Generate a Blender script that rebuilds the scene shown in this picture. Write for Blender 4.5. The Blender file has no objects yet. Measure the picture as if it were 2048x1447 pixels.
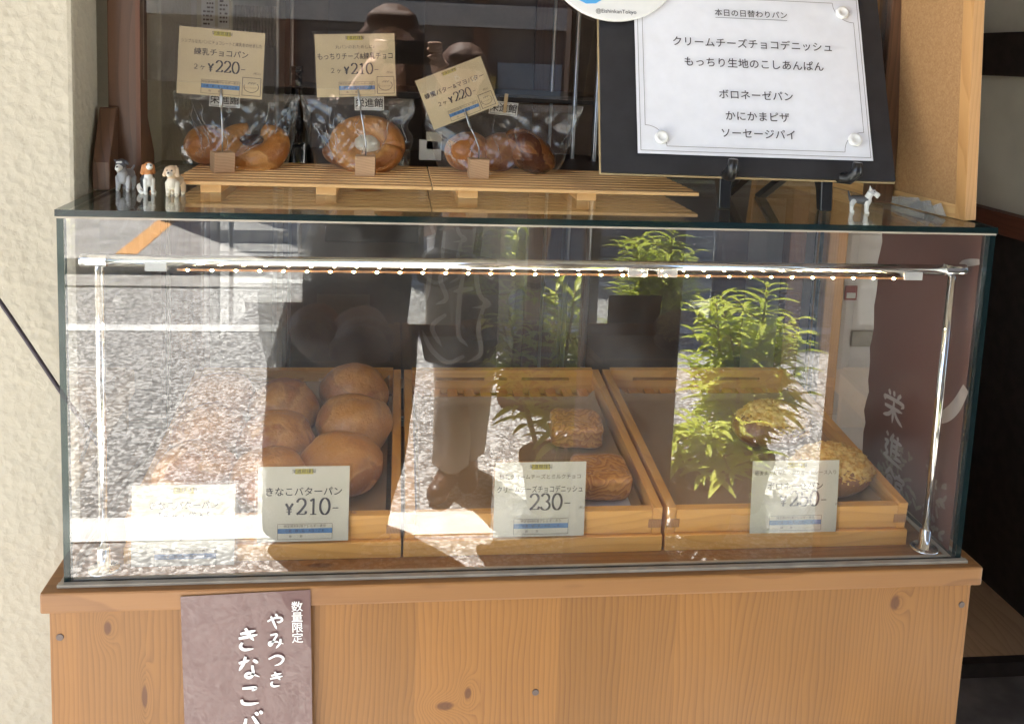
import bpy, bmesh, math, random
import numpy as np
from mathutils import Vector, Matrix, noise

S = bpy.context.scene
COL = S.collection
R = math.radians
rnd = random.Random(7)

# ------------------------------------------------------------------ camera, sky, sun, exposure
FPX, CAM = 1814.7215, Vector((.3976, -1.1132, .6757))
YAW, PITCH, ROLL, PX0, PY0 = .1195, -.1245, .0405, 1024 - 17.24, 723.5 - 383.15
FW = Vector((math.sin(YAW) * math.cos(PITCH), math.cos(YAW) * math.cos(PITCH), math.sin(PITCH)))
_r0 = Vector((math.cos(YAW), -math.sin(YAW), 0)); _u0 = _r0.cross(FW)
RT = _r0 * math.cos(ROLL) + _u0 * math.sin(ROLL); UP = -_r0 * math.sin(ROLL) + _u0 * math.cos(ROLL)
cam = bpy.data.cameras.new('camera'); co = bpy.data.objects.new('camera', cam); COL.objects.link(co)
co.matrix_world = Matrix(((RT.x, UP.x, -FW.x, CAM.x), (RT.y, UP.y, -FW.y, CAM.y), (RT.z, UP.z, -FW.z, CAM.z), (0, 0, 0, 1)))
cam.sensor_width = 36; cam.lens = FPX / 2048 * 36
cam.shift_x = 17.24 / 2048; cam.shift_y = -383.15 / 2048
cam.clip_start = .02; cam.clip_end = 500
S.camera = co
SUN_EL, SUN_AZ = R(62), R(36.6)          # from the street side, to the left
sd = Vector((-math.sin(SUN_AZ) * math.cos(SUN_EL), -math.cos(SUN_AZ) * math.cos(SUN_EL), math.sin(SUN_EL)))
sl = bpy.data.lights.new('sun', 'SUN'); sl.energy = 5.0; sl.angle = R(.53); sl.color = (1, .95, .87)
so = bpy.data.objects.new('sun', sl); COL.objects.link(so)
so.rotation_euler = sd.to_track_quat('Z', 'Y').to_euler()
wd = bpy.data.worlds.new('World'); S.world = wd; wd.use_nodes = True
_n = wd.node_tree.nodes; _bg = _n['Background']
_sk = _n.new('ShaderNodeTexSky'); _sk.sky_type = 'NISHITA'; _sk.sun_disc = False
_sk.sun_elevation = SUN_EL; _sk.sun_rotation = math.atan2(sd.x, sd.y)
wd.node_tree.links.new(_sk.outputs[0], _bg.inputs[0]); _bg.inputs[1].default_value = .07
vs = S.view_settings
vs.view_transform = 'Standard'; vs.look = 'None'; vs.exposure = 3.15; vs.gamma = 1
cy = S.cycles
cy.max_bounces = 14; cy.diffuse_bounces = 5; cy.glossy_bounces = 6; cy.transmission_bounces = 8; cy.transparent_max_bounces = 40
cy.sample_clamp_indirect = 2.0; cy.use_denoising = True; cy.caustics_reflective = False; cy.caustics_refractive = False


def at(px, py, axis, val):
    """Point where the view ray of a photo pixel meets a plane at a known distance."""
    d = FW + RT * ((px - PX0) / FPX) - UP * ((py - PY0) / FPX)
    return CAM + d * ((val - CAM[axis]) / d[axis])


def mir(px, py, y, plane=0.0):
    """Street-side point at depth y seen mirrored in the upright pane at the given depth."""
    p = at(px, py, 1, 2 * plane - y)
    return Vector((p.x, y, p.z))


H, D, GZ = .475, .50, -.75                # case height and depth, street level (counter top is z = 0)

# ------------------------------------------------------------------ mesh helpers
class MB:
    def __init__(s): s.v, s.f, s.mi = [], [], []
    def add(s, vs_, fs, mi=0, M=None):
        o = len(s.v)
        s.v += [tuple(M @ Vector(p)) if M is not None else tuple(p) for p in vs_]
        s.f += [tuple(o + i for i in f) for f in fs]; s.mi += [mi] * len(fs); return s
    def box(s, x0, x1, y0, y1, z0, z1, M=None, mi=0):
        v = [(x, y, z) for z in (z0, z1) for y in (y0, y1) for x in (x0, x1)]
        return s.add(v, [(0, 2, 3, 1), (4, 5, 7, 6), (0, 1, 5, 4), (2, 6, 7, 3), (0, 4, 6, 2), (1, 3, 7, 5)], mi, M)
    def prism(s, poly, ax, a, b, M=None, mi=0):
        """2-D outline extruded along axis ax from a to b."""
        def P(p, t): return {0: (t, p[0], p[1]), 1: (p[0], t, p[1]), 2: (p[0], p[1], t)}[ax]
        n = len(poly); ar = sum(poly[i][0] * poly[(i + 1) % n][1] - poly[(i + 1) % n][0] * poly[i][1] for i in range(n))
        if (ar < 0) != (ax == 1): poly = poly[::-1]
        v = [P(p, a) for p in poly] + [P(p, b) for p in poly]
        if b < a: v = v[n:] + v[:n]
        return s.add(v, [tuple(range(n))[::-1], tuple(range(n, 2 * n))] + [(i, (i + 1) % n, n + (i + 1) % n, n + i) for i in range(n)], mi, M)
    def tube(s, pts, rad, n=10, M=None, mi=0, cap=True, flat=1.0):
        pts = [Vector(p) for p in pts]; k = len(pts)
        rad = [rad] * k if not hasattr(rad, '__len__') else rad
        v = []; f = []; pu = None
        for i, p in enumerate(pts):
            t = (pts[min(i + 1, k - 1)] - pts[max(i - 1, 0)]).normalized()
            if pu is None: pu = t.orthogonal().normalized()
            pu = (pu - t * pu.dot(t)); pu = pu.normalized() if pu.length > 1e-6 else t.orthogonal().normalized()
            w = t.cross(pu)
            v += [p + (pu * math.cos(2 * math.pi * j / n) + w * math.sin(2 * math.pi * j / n) * flat) * rad[i] for j in range(n)]
        for i in range(k - 1):
            f += [(i * n + j, i * n + (j + 1) % n, (i + 1) * n + (j + 1) % n, (i + 1) * n + j) for j in range(n)]
        if cap: f += [tuple(range(n))[::-1], tuple(range((k - 1) * n, k * n))]
        return s.add(v, f, mi, M)
    def lathe(s, prof, c=(0, 0, 0), n=24, M=None, mi=0):
        v = []; f = []
        for r, z in prof: v += [(c[0] + r * math.cos(2 * math.pi * j / n), c[1] + r * math.sin(2 * math.pi * j / n), c[2] + z) for j in range(n)]
        for i in range(len(prof) - 1):
            f += [(i * n + j, i * n + (j + 1) % n, (i + 1) * n + (j + 1) % n, (i + 1) * n + j) for j in range(n)]
        f += [tuple(range(n))[::-1], tuple(range((len(prof) - 1) * n, len(prof) * n))]
        return s.add(v, f, mi, M)
    def ell(s, c, r, nu=20, nv=12, M=None, mi=0, fn=None):
        v = []; f = []; c = Vector(c)
        for i in range(nv + 1):
            th = math.pi * i / nv
            for j in range(nu):
                ph = 2 * math.pi * j / nu
                d = Vector((math.sin(th) * math.cos(ph), math.sin(th) * math.sin(ph), math.cos(th)))
                k = fn(d) if fn else 1
                v.append(c + Vector((d.x * r[0], d.y * r[1], d.z * r[2])) * k)
        for i in range(nv):
            f += [(i * nu + j, (i + 1) * nu + j, (i + 1) * nu + (j + 1) % nu, i * nu + (j + 1) % nu) for j in range(nu)]
        return s.add(v, f, mi, M)
    def rod(s, p0, r0, p1, r1, n=14):
        """Rounded tapering limb."""
        p0, p1 = Vector(p0), Vector(p1); d = p1 - p0; L = max(d.length, 1e-6)
        q = d.to_track_quat('Z', 'Y').to_matrix().to_4x4(); q.translation = p0
        pr = []
        for i in range(6):
            a = math.pi / 2 * i / 5; pr.append((r0 * math.sin(a) + 1e-5, -r0 * math.cos(a)))
        for i in range(6):
            a = math.pi / 2 * i / 5; pr.append((r1 * math.cos(a) + 1e-5, L + r1 * math.sin(a)))
        return s.lathe(pr, n=n, M=q)
    def build(s, name, mats, parent=None, smooth=False, bevel=0, seg=2, world=True, angle=35, weld=0):
        me = bpy.data.meshes.new(name)
        off = wloc(parent) if (parent is not None and world) else Vector((0, 0, 0))
        me.from_pydata([(p[0] - off.x, p[1] - off.y, p[2] - off.z) for p in s.v], [], s.f)
        mats = mats if isinstance(mats, (list, tuple)) else [mats]
        for m in mats: me.materials.append(m)
        me.polygons.foreach_set('material_index', s.mi)
        if bevel or weld:
            bm = bmesh.new(); bm.from_mesh(me)
            if weld: bmesh.ops.remove_doubles(bm, verts=bm.verts, dist=weld)
            if bevel:
                es = [e for e in bm.edges if len(e.link_faces) == 2 and e.calc_face_angle(0) > R(angle)]
                bmesh.ops.bevel(bm, geom=es, offset=bevel, segments=seg, profile=.6, affect='EDGES', clamp_overlap=True)
            bm.to_mesh(me); bm.free()
        if smooth: me.polygons.foreach_set('use_smooth', [True] * len(me.polygons))
        me.validate()
        o = bpy.data.objects.new(name, me); COL.objects.link(o)
        if parent is not None: o.parent = parent
        return o


def wloc(o):
    v = Vector((0, 0, 0))
    while o is not None: v = v + Vector(o.location); o = o.parent
    return v


def tag(o, label=None, cat=None, group=None, kind=None):
    if label: o['label'] = label
    if cat: o['category'] = cat
    if group: o['group'] = group
    if kind: o['kind'] = kind
    return o


def thing(name, label, cat, loc=(0, 0, 0), group=None, rz=0, kind=None):
    o = bpy.data.objects.new(name, None); COL.objects.link(o)
    o.location = loc; o.rotation_euler = (0, 0, rz); o.empty_display_size = .05
    return tag(o, label, cat, group, kind)


def dup(root, loc=None, rz=None, label=None, group=None):
    r = root.copy(); COL.objects.link(r)
    if loc is not None: r.location = loc
    if rz is not None: r.rotation_euler = (0, 0, rz)
    if label: r['label'] = label
    if group: r['group'] = group
    for ch in list(root.children):
        c = ch.copy(); COL.objects.link(c); c.parent = r
        for g in list(ch.children):
            d = g.copy(); COL.objects.link(d); d.parent = c
    return r


def evaluated(ob):
    COL.objects.link(ob); dg = bpy.context.evaluated_depsgraph_get(); dg.update()
    me = bpy.data.meshes.new_from_object(ob.evaluated_get(dg)); bpy.data.objects.remove(ob); return me


def blob(name, prims, mat, parent=None, voxel=.006, smooth=4, world=False, factor=.5):
    """Union of tapered rods fused into one continuous skin. prims: (p0,r0,p1,r1[,colour])."""
    mb = MB()
    for p in prims: mb.rod(*p[:4])
    me = bpy.data.meshes.new(name); me.from_pydata(mb.v, [], mb.f)
    ob = bpy.data.objects.new(name, me)
    md = ob.modifiers.new('r', 'REMESH'); md.mode = 'VOXEL'; md.voxel_size = voxel
    if smooth: sm = ob.modifiers.new('s', 'SMOOTH'); sm.factor = factor; sm.iterations = smooth
    m2 = evaluated(ob); m2.name = name
    m2.materials.clear(); m2.materials.append(mat)
    m2.polygons.foreach_set('use_smooth', [True] * len(m2.polygons))
    if prims and len(prims[0]) > 4:
        n = len(m2.vertices); P = np.empty(n * 3); m2.vertices.foreach_get('co', P); P = P.reshape(-1, 3)
        best = np.full(n, 1e9); colr = np.ones((n, 4))
        for p in prims:
            a, b = np.array(p[0], float), np.array(p[2], float); d = b - a; L = max(d @ d, 1e-12)
            t = np.clip((P - a) @ d / L, 0, 1); q = np.linalg.norm(P - a - t[:, None] * d, axis=1) - (p[1] + t * (p[3] - p[1]))
            k = q < best; best[k] = q[k]; colr[k, :3] = p[4]
        at_ = m2.color_attributes.new('paint', 'FLOAT_COLOR', 'POINT'); at_.data.foreach_set('color', colr.ravel())
    if world and parent is not None:
        m2.transform(Matrix.Translation(-wloc(parent)))
    o = bpy.data.objects.new(name, m2); COL.objects.link(o)
    if parent is not None: o.parent = parent
    return o


_tc = {}
def text_geo(s, size, bold=0.0, align='CENTER', spacing=1.0, res=3):
    k = (s, size, bold, align, spacing)
    if k in _tc: return _tc[k]
    c = bpy.data.curves.new('lettering', 'FONT'); c.body = s; c.size = size; c.align_x = align; c.align_y = 'CENTER'
    c.offset = bold * size; c.space_character = spacing; c.resolution_u = res
    me = evaluated(bpy.data.objects.new('lettering', c))
    g = ([tuple(v.co) for v in me.vertices], [tuple(p.vertices) for p in me.polygons])
    bpy.data.meshes.remove(me); bpy.data.curves.remove(c); _tc[k] = g; return g


def put_text(mb, s, x, y, size, M, lift=.0004, sx=1.0, mi=0, **kw):
    v, f = text_geo(s, size, **kw)
    mb.add([(p[0] * sx + x, p[1] + y, lift) for p in v], f, mi, M)


def spline(p, n=6):
    p = [Vector((a[0], a[1], 0)) for a in p]; o = []
    if len(p) == 2: return [p[0].lerp(p[1], i / 5) for i in range(6)]
    q = [p[0] * 2 - p[1]] + p + [p[-1] * 2 - p[-2]]
    for i in range(1, len(q) - 2):
        for j in range(n):
            t = j / n; a, b, c, d = q[i - 1], q[i], q[i + 1], q[i + 2]
            o.append(.5 * ((2 * b) + (c - a) * t + (2 * a - 5 * b + 4 * c - d) * t * t + (3 * b - a - 3 * c + d) * t ** 3))
    return o + [p[-1]]


_bk = [0]
def brush(mb, pts, w, M, lift=.0005, mi=0, nib=None, taper=True):
    """A flat brush or pen stroke; nib=(thick, thin) gives lettering contrast."""
    q = spline(pts); n = len(q); v = []; _bk[0] += 1; lift += (_bk[0] % 12) * .00003
    for i, p in enumerate(q):
        t = (q[min(i + 1, n - 1)] - q[max(i - 1, 0)]).normalized(); nn = Vector((-t.y, t.x, 0)); u = i / (n - 1)
        k = w
        if nib: k = nib[0] * abs(t.y) + nib[1] * abs(t.x)
        elif taper: k = w * (.55 + .6 * math.sin(math.pi * (.15 + .75 * u))) * (1 if u < .85 else max(.25, 1 - (u - .85) * 4.5))
        v += [p + nn * k / 2, p - nn * k / 2]
    mb.add([(a.x, a.y, lift) for a in v], [(2 * i, 2 * i + 1, 2 * i + 3, 2 * i + 2) for i in range(n - 1)], mi, M)


_e = lambda cx, cy, rx, ry, a0, a1, n=9: [(cx + rx * math.cos(R(a0 + (a1 - a0) * i / (n - 1))), cy + ry * math.sin(R(a0 + (a1 - a0) * i / (n - 1)))) for i in range(n)]
DIG = {  # book-type figures on a 0.5 x 1 cell, y up
    '0': [_e(.25, .36, .2, .36, 90, 450, 17)],
    '1': [[(.26, .72), (.26, .01)], [(.12, .6), (.26, .7)], [(.13, .01), (.39, .01)]],
    '2': [_e(.24, .52, .18, .2, 170, -40, 9) + [(.2, .16), (.05, .02)], [(.05, .03), (.43, .03)], [(.42, .03), (.45, .16)]],
    '3': [_e(.22, .54, .17, .18, 160, -80, 9), _e(.22, .19, .2, .19, 85, -165, 10)],
    '5': [[(.42, .7), (.13, .7)], [(.13, .7), (.1, .4)], _e(.22, .22, .2, .22, 125, -160, 11)],
    '6': [[(.4, .7), (.2, .6), (.08, .36), (.07, .2)], _e(.25, .2, .18, .2, 0, 360, 13)],
    '¥': [[(.04, .7), (.24, .36)], [(.46, .7), (.24, .36)], [(.24, .38), (.24, 0)], [(.08, .34), (.4, .34)], [(.08, .2), (.4, .2)]],
    '-': [[(.08, .28), (.34, .28)]], ',': [[(.1, .06), (.05, -.14)]]}
def price(mb, s, x, y, size, M):
    for ch in s:
        k = size * (.72 if ch == '¥' else 1)
        for st in DIG[ch]: brush(mb, [(x + a * k, y + b * k) for a, b in st], 0, M, lift=.0005, nib=(size * .095, size * .04))
        x += k * (.62 if ch == '¥' else .3 if ch == ',' else .5)


# ------------------------------------------------------------------ materials
class NT:
    def __init__(s, name):
        s.m = bpy.data.materials.new(name); s.m.use_nodes = True; s.t = s.m.node_tree
        s.t.nodes.clear(); s.out = s.t.nodes.new('ShaderNodeOutputMaterial')
    def n(s, typ, ins=None, **kw):
        nd = s.t.nodes.new('ShaderNode' + typ)
        for k, v in kw.items(): setattr(nd, k, v)
        for k, v in (ins or {}).items(): s.set(nd.inputs[k], v)
        return nd
    def set(s, sock, v):
        if isinstance(v, X): v = v.s
        if isinstance(v, bpy.types.NodeSocket): s.t.links.new(v, sock)
        elif isinstance(v, (tuple, list)) and sock.type == 'RGBA' and len(v) == 3: sock.default_value = (*v, 1)
        else: sock.default_value = v
    def x(s, sock): return X(s, sock)
    def math(s, op, *a, clamp=False):
        nd = s.n('Math', operation=op, use_clamp=clamp)
        for i, v in enumerate(a): s.set(nd.inputs[i], v)
        return X(s, nd.outputs[0])
    def obj(s, rand=0):
        tc = s.n('TexCoord').outputs['Object']
        if rand:
            oi = s.n('ObjectInfo').outputs['Random']
            tc = s.n('VectorMath', {0: tc, 1: s.n('CombineXYZ', {0: s.x(oi) * rand, 1: s.x(oi) * (rand * 1.7), 2: s.x(oi) * (rand * .6)}).outputs[0]}, operation='ADD').outputs[0]
        return tc
    def sep(s, v):
        o = s.n('SeparateXYZ', {0: v}).outputs; return X(s, o[0]), X(s, o[1]), X(s, o[2])
    def vec(s, a, b, c): return s.n('CombineXYZ', {0: a, 1: b, 2: c}).outputs[0]
    def noise(s, v, scale, detail=3, rough=.5, dist=0):
        return X(s, s.n('TexNoise', {'Vector': v, 'Scale': scale, 'Detail': detail, 'Roughness': rough, 'Distortion': dist}).outputs['Fac'])
    def voro(s, v, scale, feature='F1', out='Distance', rnd_=1):
        return X(s, s.n('TexVoronoi', {'Vector': v, 'Scale': scale, 'Randomness': rnd_}, feature=feature).outputs[out])
    def mix(s, f, a, b, mode='MIX'):
        nd = s.n('Mix', data_type='RGBA', blend_type=mode)
        s.set(nd.inputs['Factor'], f); s.set(nd.inputs[6], a); s.set(nd.inputs[7], b); return nd.outputs[2]
    def step(s, v, lo, hi, a=0.0, b=1.0):
        return X(s, s.n('MapRange', {0: v, 1: lo, 2: hi, 3: a, 4: b}, interpolation_type='SMOOTHSTEP').outputs[0])
    def bump(s, h, strength=.3, dist=.002):
        return s.n('Bump', {'Height': h, 'Strength': strength, 'Distance': dist}).outputs[0]
    def pbr(s, color, rough=.5, metal=0, normal=None, spec=.5, coat=0, coat_rough=.05, coat_normal=None, emis=None, emis_s=0, sub=0, sheen=0):
        p = s.n('BsdfPrincipled', {'Base Color': color, 'Roughness': rough, 'Metallic': metal, 'Specular IOR Level': spec})
        if normal is not None: s.set(p.inputs['Normal'], normal)
        if coat: p.inputs['Coat Weight'].default_value = coat; p.inputs['Coat Roughness'].default_value = coat_rough
        if coat_normal is not None: s.set(p.inputs['Coat Normal'], coat_normal)
        if sheen: p.inputs['Sheen Weight'].default_value = sheen
        if emis: s.set(p.inputs['Emission Color'], emis); p.inputs['Emission Strength'].default_value = emis_s
        return s.done(p.outputs[0])
    def done(s, sh): s.t.links.new(sh, s.out.inputs[0]); return s.m


class X:
    def __init__(s, t, so): s.t, s.s = t, so
    def __add__(s, o): return s.t.math('ADD', s, o)
    __radd__ = __add__
    def __sub__(s, o): return s.t.math('SUBTRACT', s, o)
    def __rsub__(s, o): return s.t.math('SUBTRACT', o, s)
    def __mul__(s, o): return s.t.math('MULTIPLY', s, o)
    __rmul__ = __mul__
    def __truediv__(s, o): return s.t.math('DIVIDE', s, o)
    def floor(s): return s.t.math('FLOOR', s)
    def fract(s): return s.t.math('FRACT', s)


def plain(name, c, rough=.5, metal=0, var=.12, scale=30, bump=0, bscale=200, coat=0, spec=.5):
    t = NT(name); v = t.obj(3); n = t.noise(v, scale, 4)
    col = t.mix(t.step(n, .3, .7), tuple(a * (1 - var) for a in c), tuple(min(1, a * (1 + var)) for a in c))
    nm = t.bump(t.noise(v, bscale, 3), bump, .001) if bump else None
    return t.pbr(col, rough, metal, nm, coat=coat, spec=spec)


def wood(name, light, dark, along='x', across='y', plank=0, F=120, A=3.0, rough=.5, tone=.25, knots=(), coat=0, fib=.35, var=1.0, wob=1.0, seed=1.0, ring=.75):
    t = NT(name); v = t.obj(2.3); c = dict(zip('xyz', t.sep(t.n('TexCoord').outputs['Object']))); cr = dict(zip('xyz', t.sep(v)))
    u, w = cr[along], cr[across]; third = [k for k in 'xyz' if k not in (along, across)][0]; q = cr[third]
    rn = 0.5
    if plank:
        wig = t.noise(t.vec(0, 0, c[across] * 3.1), 1, 0)
        idx = (c[across] / plank + wig * 1.4).floor()
        rn = X(t, t.n('TexWhiteNoise', {'W': idx + seed}, noise_dimensions='1D').outputs['Value'])
        u = u + rn * 9.0; q = q + rn * 5.0; w = w + rn * .3
    warp = t.noise(t.vec(u * 1.7, w * 7.0, q * 7.0), 1, 3, .5)
    warp2 = t.noise(t.vec(u * 6.0, w * 22.0, q * 22.0), 1, 2, .5)
    dk = None
    for (ku, kw, ru, rw) in knots:
        a = (c[along] - ku) / ru; b = (c[across] - kw) / rw; d2 = a * a + b * b
        warp = warp + t.math('EXPONENT', d2 * -.22) * (.55 * wob)
        k = t.step(t.math('SQRT', d2) + t.noise(v, 90, 2) * .35, 1.3, .75)
        dk = k if dk is None else t.math('MAXIMUM', dk, k)
    tt = w * F + q * (F * .25) + warp * (A * 4 * wob) + warp2 * (.8 * wob)
    fr = tt.fract(); rg = t.math('POWER', fr, 2.2) * t.step(fr, 1.0, .9)
    fb = t.noise(t.vec(u * 14, w * 900, q * 900), 1, 2, .6); fb2 = t.noise(t.vec(u * 3, w * 90, q * 90), 1, 3, .6)
    f = t.math('ADD', rg * ring * t.step(fb2, .2, .75, .45, 1.0), (fb - .5) * fib, clamp=True)
    col = t.mix(f, light, dark)
    big = t.noise(t.vec(u * 2, w * 10, q * 10), 1, 2)
    k = (big - .5) * .35 * var + 1.0
    if plank: k = k + (rn - .5) * tone
    col = t.n('VectorMath', {0: col, 'Scale': k}, operation='SCALE').outputs[0]
    if dk is not None: col = t.mix(dk * .8, col, (dark[0] * .55, dark[1] * .42, dark[2] * .6))
    return t.pbr(col, rough, 0, t.bump(f * -1.0, .25, .0006), coat=coat, coat_rough=.25, spec=.35)


def glass(name, tint=(.97, .985, .98), ior=1.52, boost=1.0, rough=0.0, haze=0.0, wrinkle=None, smear=0, single=False):
    t = NT(name); b = X(t, t.n('NewGeometry').outputs['Backfacing'])
    ii = b * (1 / ior - ior) + ior
    nm = None
    if wrinkle:
        v = t.obj(1); h = t.noise(v, wrinkle[0], 4, .6, 1.5) + t.math('ABSOLUTE', t.noise(v, wrinkle[0] * .35, 2, .5, 3) - .5) * 2.5
        nm = t.bump(h, wrinkle[1], wrinkle[2])
    fn = t.n('Fresnel', {'IOR': ii}); gl = t.n('BsdfGlossy', {'Color': (1, 1, 1, 1), 'Roughness': rough})
    if nm is not None: t.set(fn.inputs['Normal'], nm); t.set(gl.inputs['Normal'], nm)
    fac = t.math('MULTIPLY', fn.outputs[0], boost, clamp=True)
    if single: fac = fac * (1 - b)
    tr = t.n('BsdfTransparent', {'Color': tint}).outputs[0]
    if smear: v = t.obj(); haze = t.step(t.noise(v, 5, 5, .65, 1.0), .35, .8, .002, smear)
    if haze: tr = t.n('MixShader', {0: haze, 1: tr, 2: t.n('BsdfDiffuse', {'Color': (.9, .9, .88, 1)}).outputs[0]}).outputs[0]
    return t.done(t.n('MixShader', {0: fac, 1: tr, 2: gl.outputs[0]}).outputs[0])


def paper(name, c, rough=.7, coat=0, wave=0):
    t = NT(name); v = t.obj(2); n = t.noise(v, 60, 4); col = t.mix(n, tuple(a * .93 for a in c), tuple(min(1, a * 1.05) for a in c))
    nm = t.bump(t.noise(v, 7, 1, .3, .3), wave, .006) if wave else None
    return t.pbr(col, rough, normal=t.bump(t.noise(v, 400, 2), .05, .0003), coat=coat, coat_rough=.03, coat_normal=nm)


M = {}
PINE_L, PINE_D = (.27, .118, .026), (.145, .053, .011)
M['counter_front'] = wood('counter_front_pine', PINE_L, PINE_D, 'z', 'x', plank=.085, F=140, A=2.4, tone=.22, ring=.8, fib=.5, rough=.45, coat=.12, seed=3.0,
                          knots=[(.696, -.546, .01, .005), (.569, -.119, .007, .013), (.586, -.089, .01, .005), (.695, .503, .013, .008), (.6, -.502, .018, .004)])
M['counter_top'] = wood('counter_top_pine', (.27, .124, .038), (.155, .06, .017), 'x', 'y', F=60, A=1.6, rough=.42, coat=.15, knots=[(-.288, -.221, .02, .006)], fib=.3)
M['tray_wood'] = wood('tray_pine', (.74, .37, .09), (.48, .19, .04), 'x', 'z', F=75, A=2.2, rough=.5, fib=.25, ring=.5)
M['tray_side'] = wood('tray_side_pine', (.7, .34, .08), (.45, .17, .038), 'y', 'z', F=75, A=2.0, rough=.5, fib=.25, ring=.5)
M['end_grain'] = wood('end_grain_pine', (.42, .2, .075), (.24, .1, .035), 'y', 'x', F=260, A=1, rough=.65)
M['rack_wood'] = wood('rack_pine', (.78, .46, .2), (.5, .25, .085), 'x', 'y', F=60, A=1.5, rough=.5, ring=.5)
M['block_wood'] = wood('block_pine', (.66, .42, .23), (.4, .2, .09), 'y', 'z', F=220, A=2.2, rough=.6)
M['walnut'] = wood('walnut_stain', (.125, .062, .034), (.05, .026, .015), 'z', 'x', F=80, A=2, rough=.4, coat=.15)
M['cork_frame'] = wood('cork_frame_pine', (.5, .27, .1), (.34, .16, .05), 'z', 'x', F=160, A=1.2, rough=.5)
M['cork_rail'] = wood('cork_rail_pine', (.6, .36, .15), (.42, .2, .07), 'y', 'z', F=90, A=1.2, rough=.5)
M['dark_timber'] = wood('dark_timber', (.06, .04, .03), (.028, .02, .015), 'z', 'x', F=60, A=2, rough=.5)
M['red_timber'] = wood('reddish_timber', (.14, .06, .032), (.07, .025, .015), 'z', 'x', F=50, A=2, rough=.5)
M['trim_timber'] = wood('reddish_rail', (.14, .05, .028), (.07, .025, .015), 'y', 'z', F=50, A=2, rough=.45)
M['floor_wood'] = wood('shop_floor_wood', (.62, .42, .25), (.4, .25, .14), 'y', 'x', plank=.18, F=40, A=2.5, tone=.4, rough=.35)
M['glass'] = glass('case_glass', (.99, .995, .99), 1.54, 2.15, smear=.03, single=True)
M['glass_top'] = glass('case_top_glass', (.93, .965, .95), 1.53, 1.1)
M['acrylic'] = glass('acrylic', (.99, .99, .99), 1.5, 2.6, single=True)
M['film'] = glass('laminate_film', (.97, .97, .96), 1.5, .8, wrinkle=(14, .05, .004))
M['cello'] = glass('cellophane', (.975, .97, .96), 1.5, 1.0, rough=.02, haze=.03, wrinkle=(13, .22, .008))
_t = NT('glass_edge'); _f = _t.n('LayerWeight', {'Blend': .3}).outputs['Facing']
M['edge'] = _t.done(_t.n('MixShader', {0: .25, 1: _t.n('BsdfPrincipled', {'Base Color': (.006, .016, .018, 1), 'Roughness': .1}).outputs[0],
                                       2: _t.n('BsdfTransparent', {'Color': (.2, .36, .32, 1)}).outputs[0]}).outputs[0])
M['silicone'] = plain('clear_silicone', (.36, .31, .24), .4)
M['steel'] = plain('polished_steel', (.78, .78, .76), .09, 1, .02)
M['steel_dull'] = plain('dull_steel', (.5, .5, .5), .3, 1, .05)
M['tape'] = glass('matte_tape', (.9, .9, .88), 1.4, 1.0, .4, haze=.45)
M['led_strip'] = plain('copper_led_strip', (.35, .16, .06), .5)
_t = NT('led_diode'); M['led'] = _t.done(_t.n('Emission', {'Color': (1, .78, .46, 1), 'Strength': 520.0}).outputs[0])
M['card'] = paper('kraft_card', (.56, .43, .26))
M['card_pale'] = paper('cream_card', (.62, .56, .45))
M['ink'] = plain('dark_ink', (.035, .026, .035), .6)
M['ink_soft'] = plain('soft_ink', (.12, .085, .07), .6)
M['ink_blue'] = plain('blue_ink', (.08, .19, .38), .6)
M['ink_yellow'] = plain('yellow_marker', (.5, .4, .06), .7)
M['white_paper'] = paper('white_paper', (.8, .8, .83))
M['white_plastic'] = plain('white_plastic', (.82, .81, .77), .35, 0, .03)
M['black_board'] = plain('black_board', (.018, .017, .019), .55, 0, .2)
M['board_edge'] = plain('board_cut_edge', (.5, .36, .18), .7)
M['black_plastic'] = plain('black_plastic', (.012, .012, .013), .28, 0, .1)
M['bird_blue'] = plain('bird_blue', (.1, .42, .8), .5, 0, .03)
M['liner'] = paper('brown_baking_paper', (.34, .2, .09), .6)
M['brown_print'] = paper('brown_print', (.125, .06, .054), .45, coat=.5)
M['brown_print2'] = paper('brown_banner_print', (.11, .048, .038), .5)
M['white_ink'] = plain('white_ink', (.8, .78, .74), .6)
M['pale_ink'] = plain('pale_print', (.34, .29, .26), .6)
M['label_white'] = paper('white_label', (.75, .74, .7))
M['red_label'] = plain('red_label', (.3, .06, .05), .5)
M['grey_wall'] = plain('grey_plaster', (.62, .58, .47), .85, 0, .08, 6, .2, 150)
M['near_black'] = plain('near_black_panel', (.03, .022, .018), .5, 0, .3)
M['room_dark'] = plain('dark_room_wall', (.2, .15, .12), .7, 0, .3, 3)
M['room_grey'] = plain('grey_room_wall', (.42, .39, .34), .8, 0, .15, 4)
M['ceiling'] = plain('eave_boards', (.3, .25, .19), .7, 0, .1)
M['fridge'] = plain('white_enamel', (.62, .56, .51), .35, 0, .03)
M['cable'] = plain('black_cable', (.03, .02, .03), .5)
M['curtain'] = plain('grey_cloth', (.34, .31, .28), .85, 0, .15, 60)
M['bottle'] = plain('dark_bottle', (.006, .006, .007), .08, coat=1)
M['tile'] = plain('dark_tile', (.13, .118, .108), .45, 0, .3, 12, .1, 60)
M['concrete'] = plain('concrete', (.34, .33, .31), .85, 0, .2, 9, .4, 90)
M['pavement'] = plain('pavement', (.3, .29, .28), .85, 0, .22, 7, .4, 120)
M['line_paint'] = plain('road_paint', (.72, .72, .7), .7, 0, .12, 14)
M['line_orange'] = plain('orange_road_paint', (.62, .3, .08), .7, 0, .12, 20)
M['shutter'] = plain('blue_grey_shutter', (.28, .32, .37), .6, 0, .1)
M['facade'] = plain('dark_facade', (.13, .11, .1), .8, 0, .3, 2)
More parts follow.
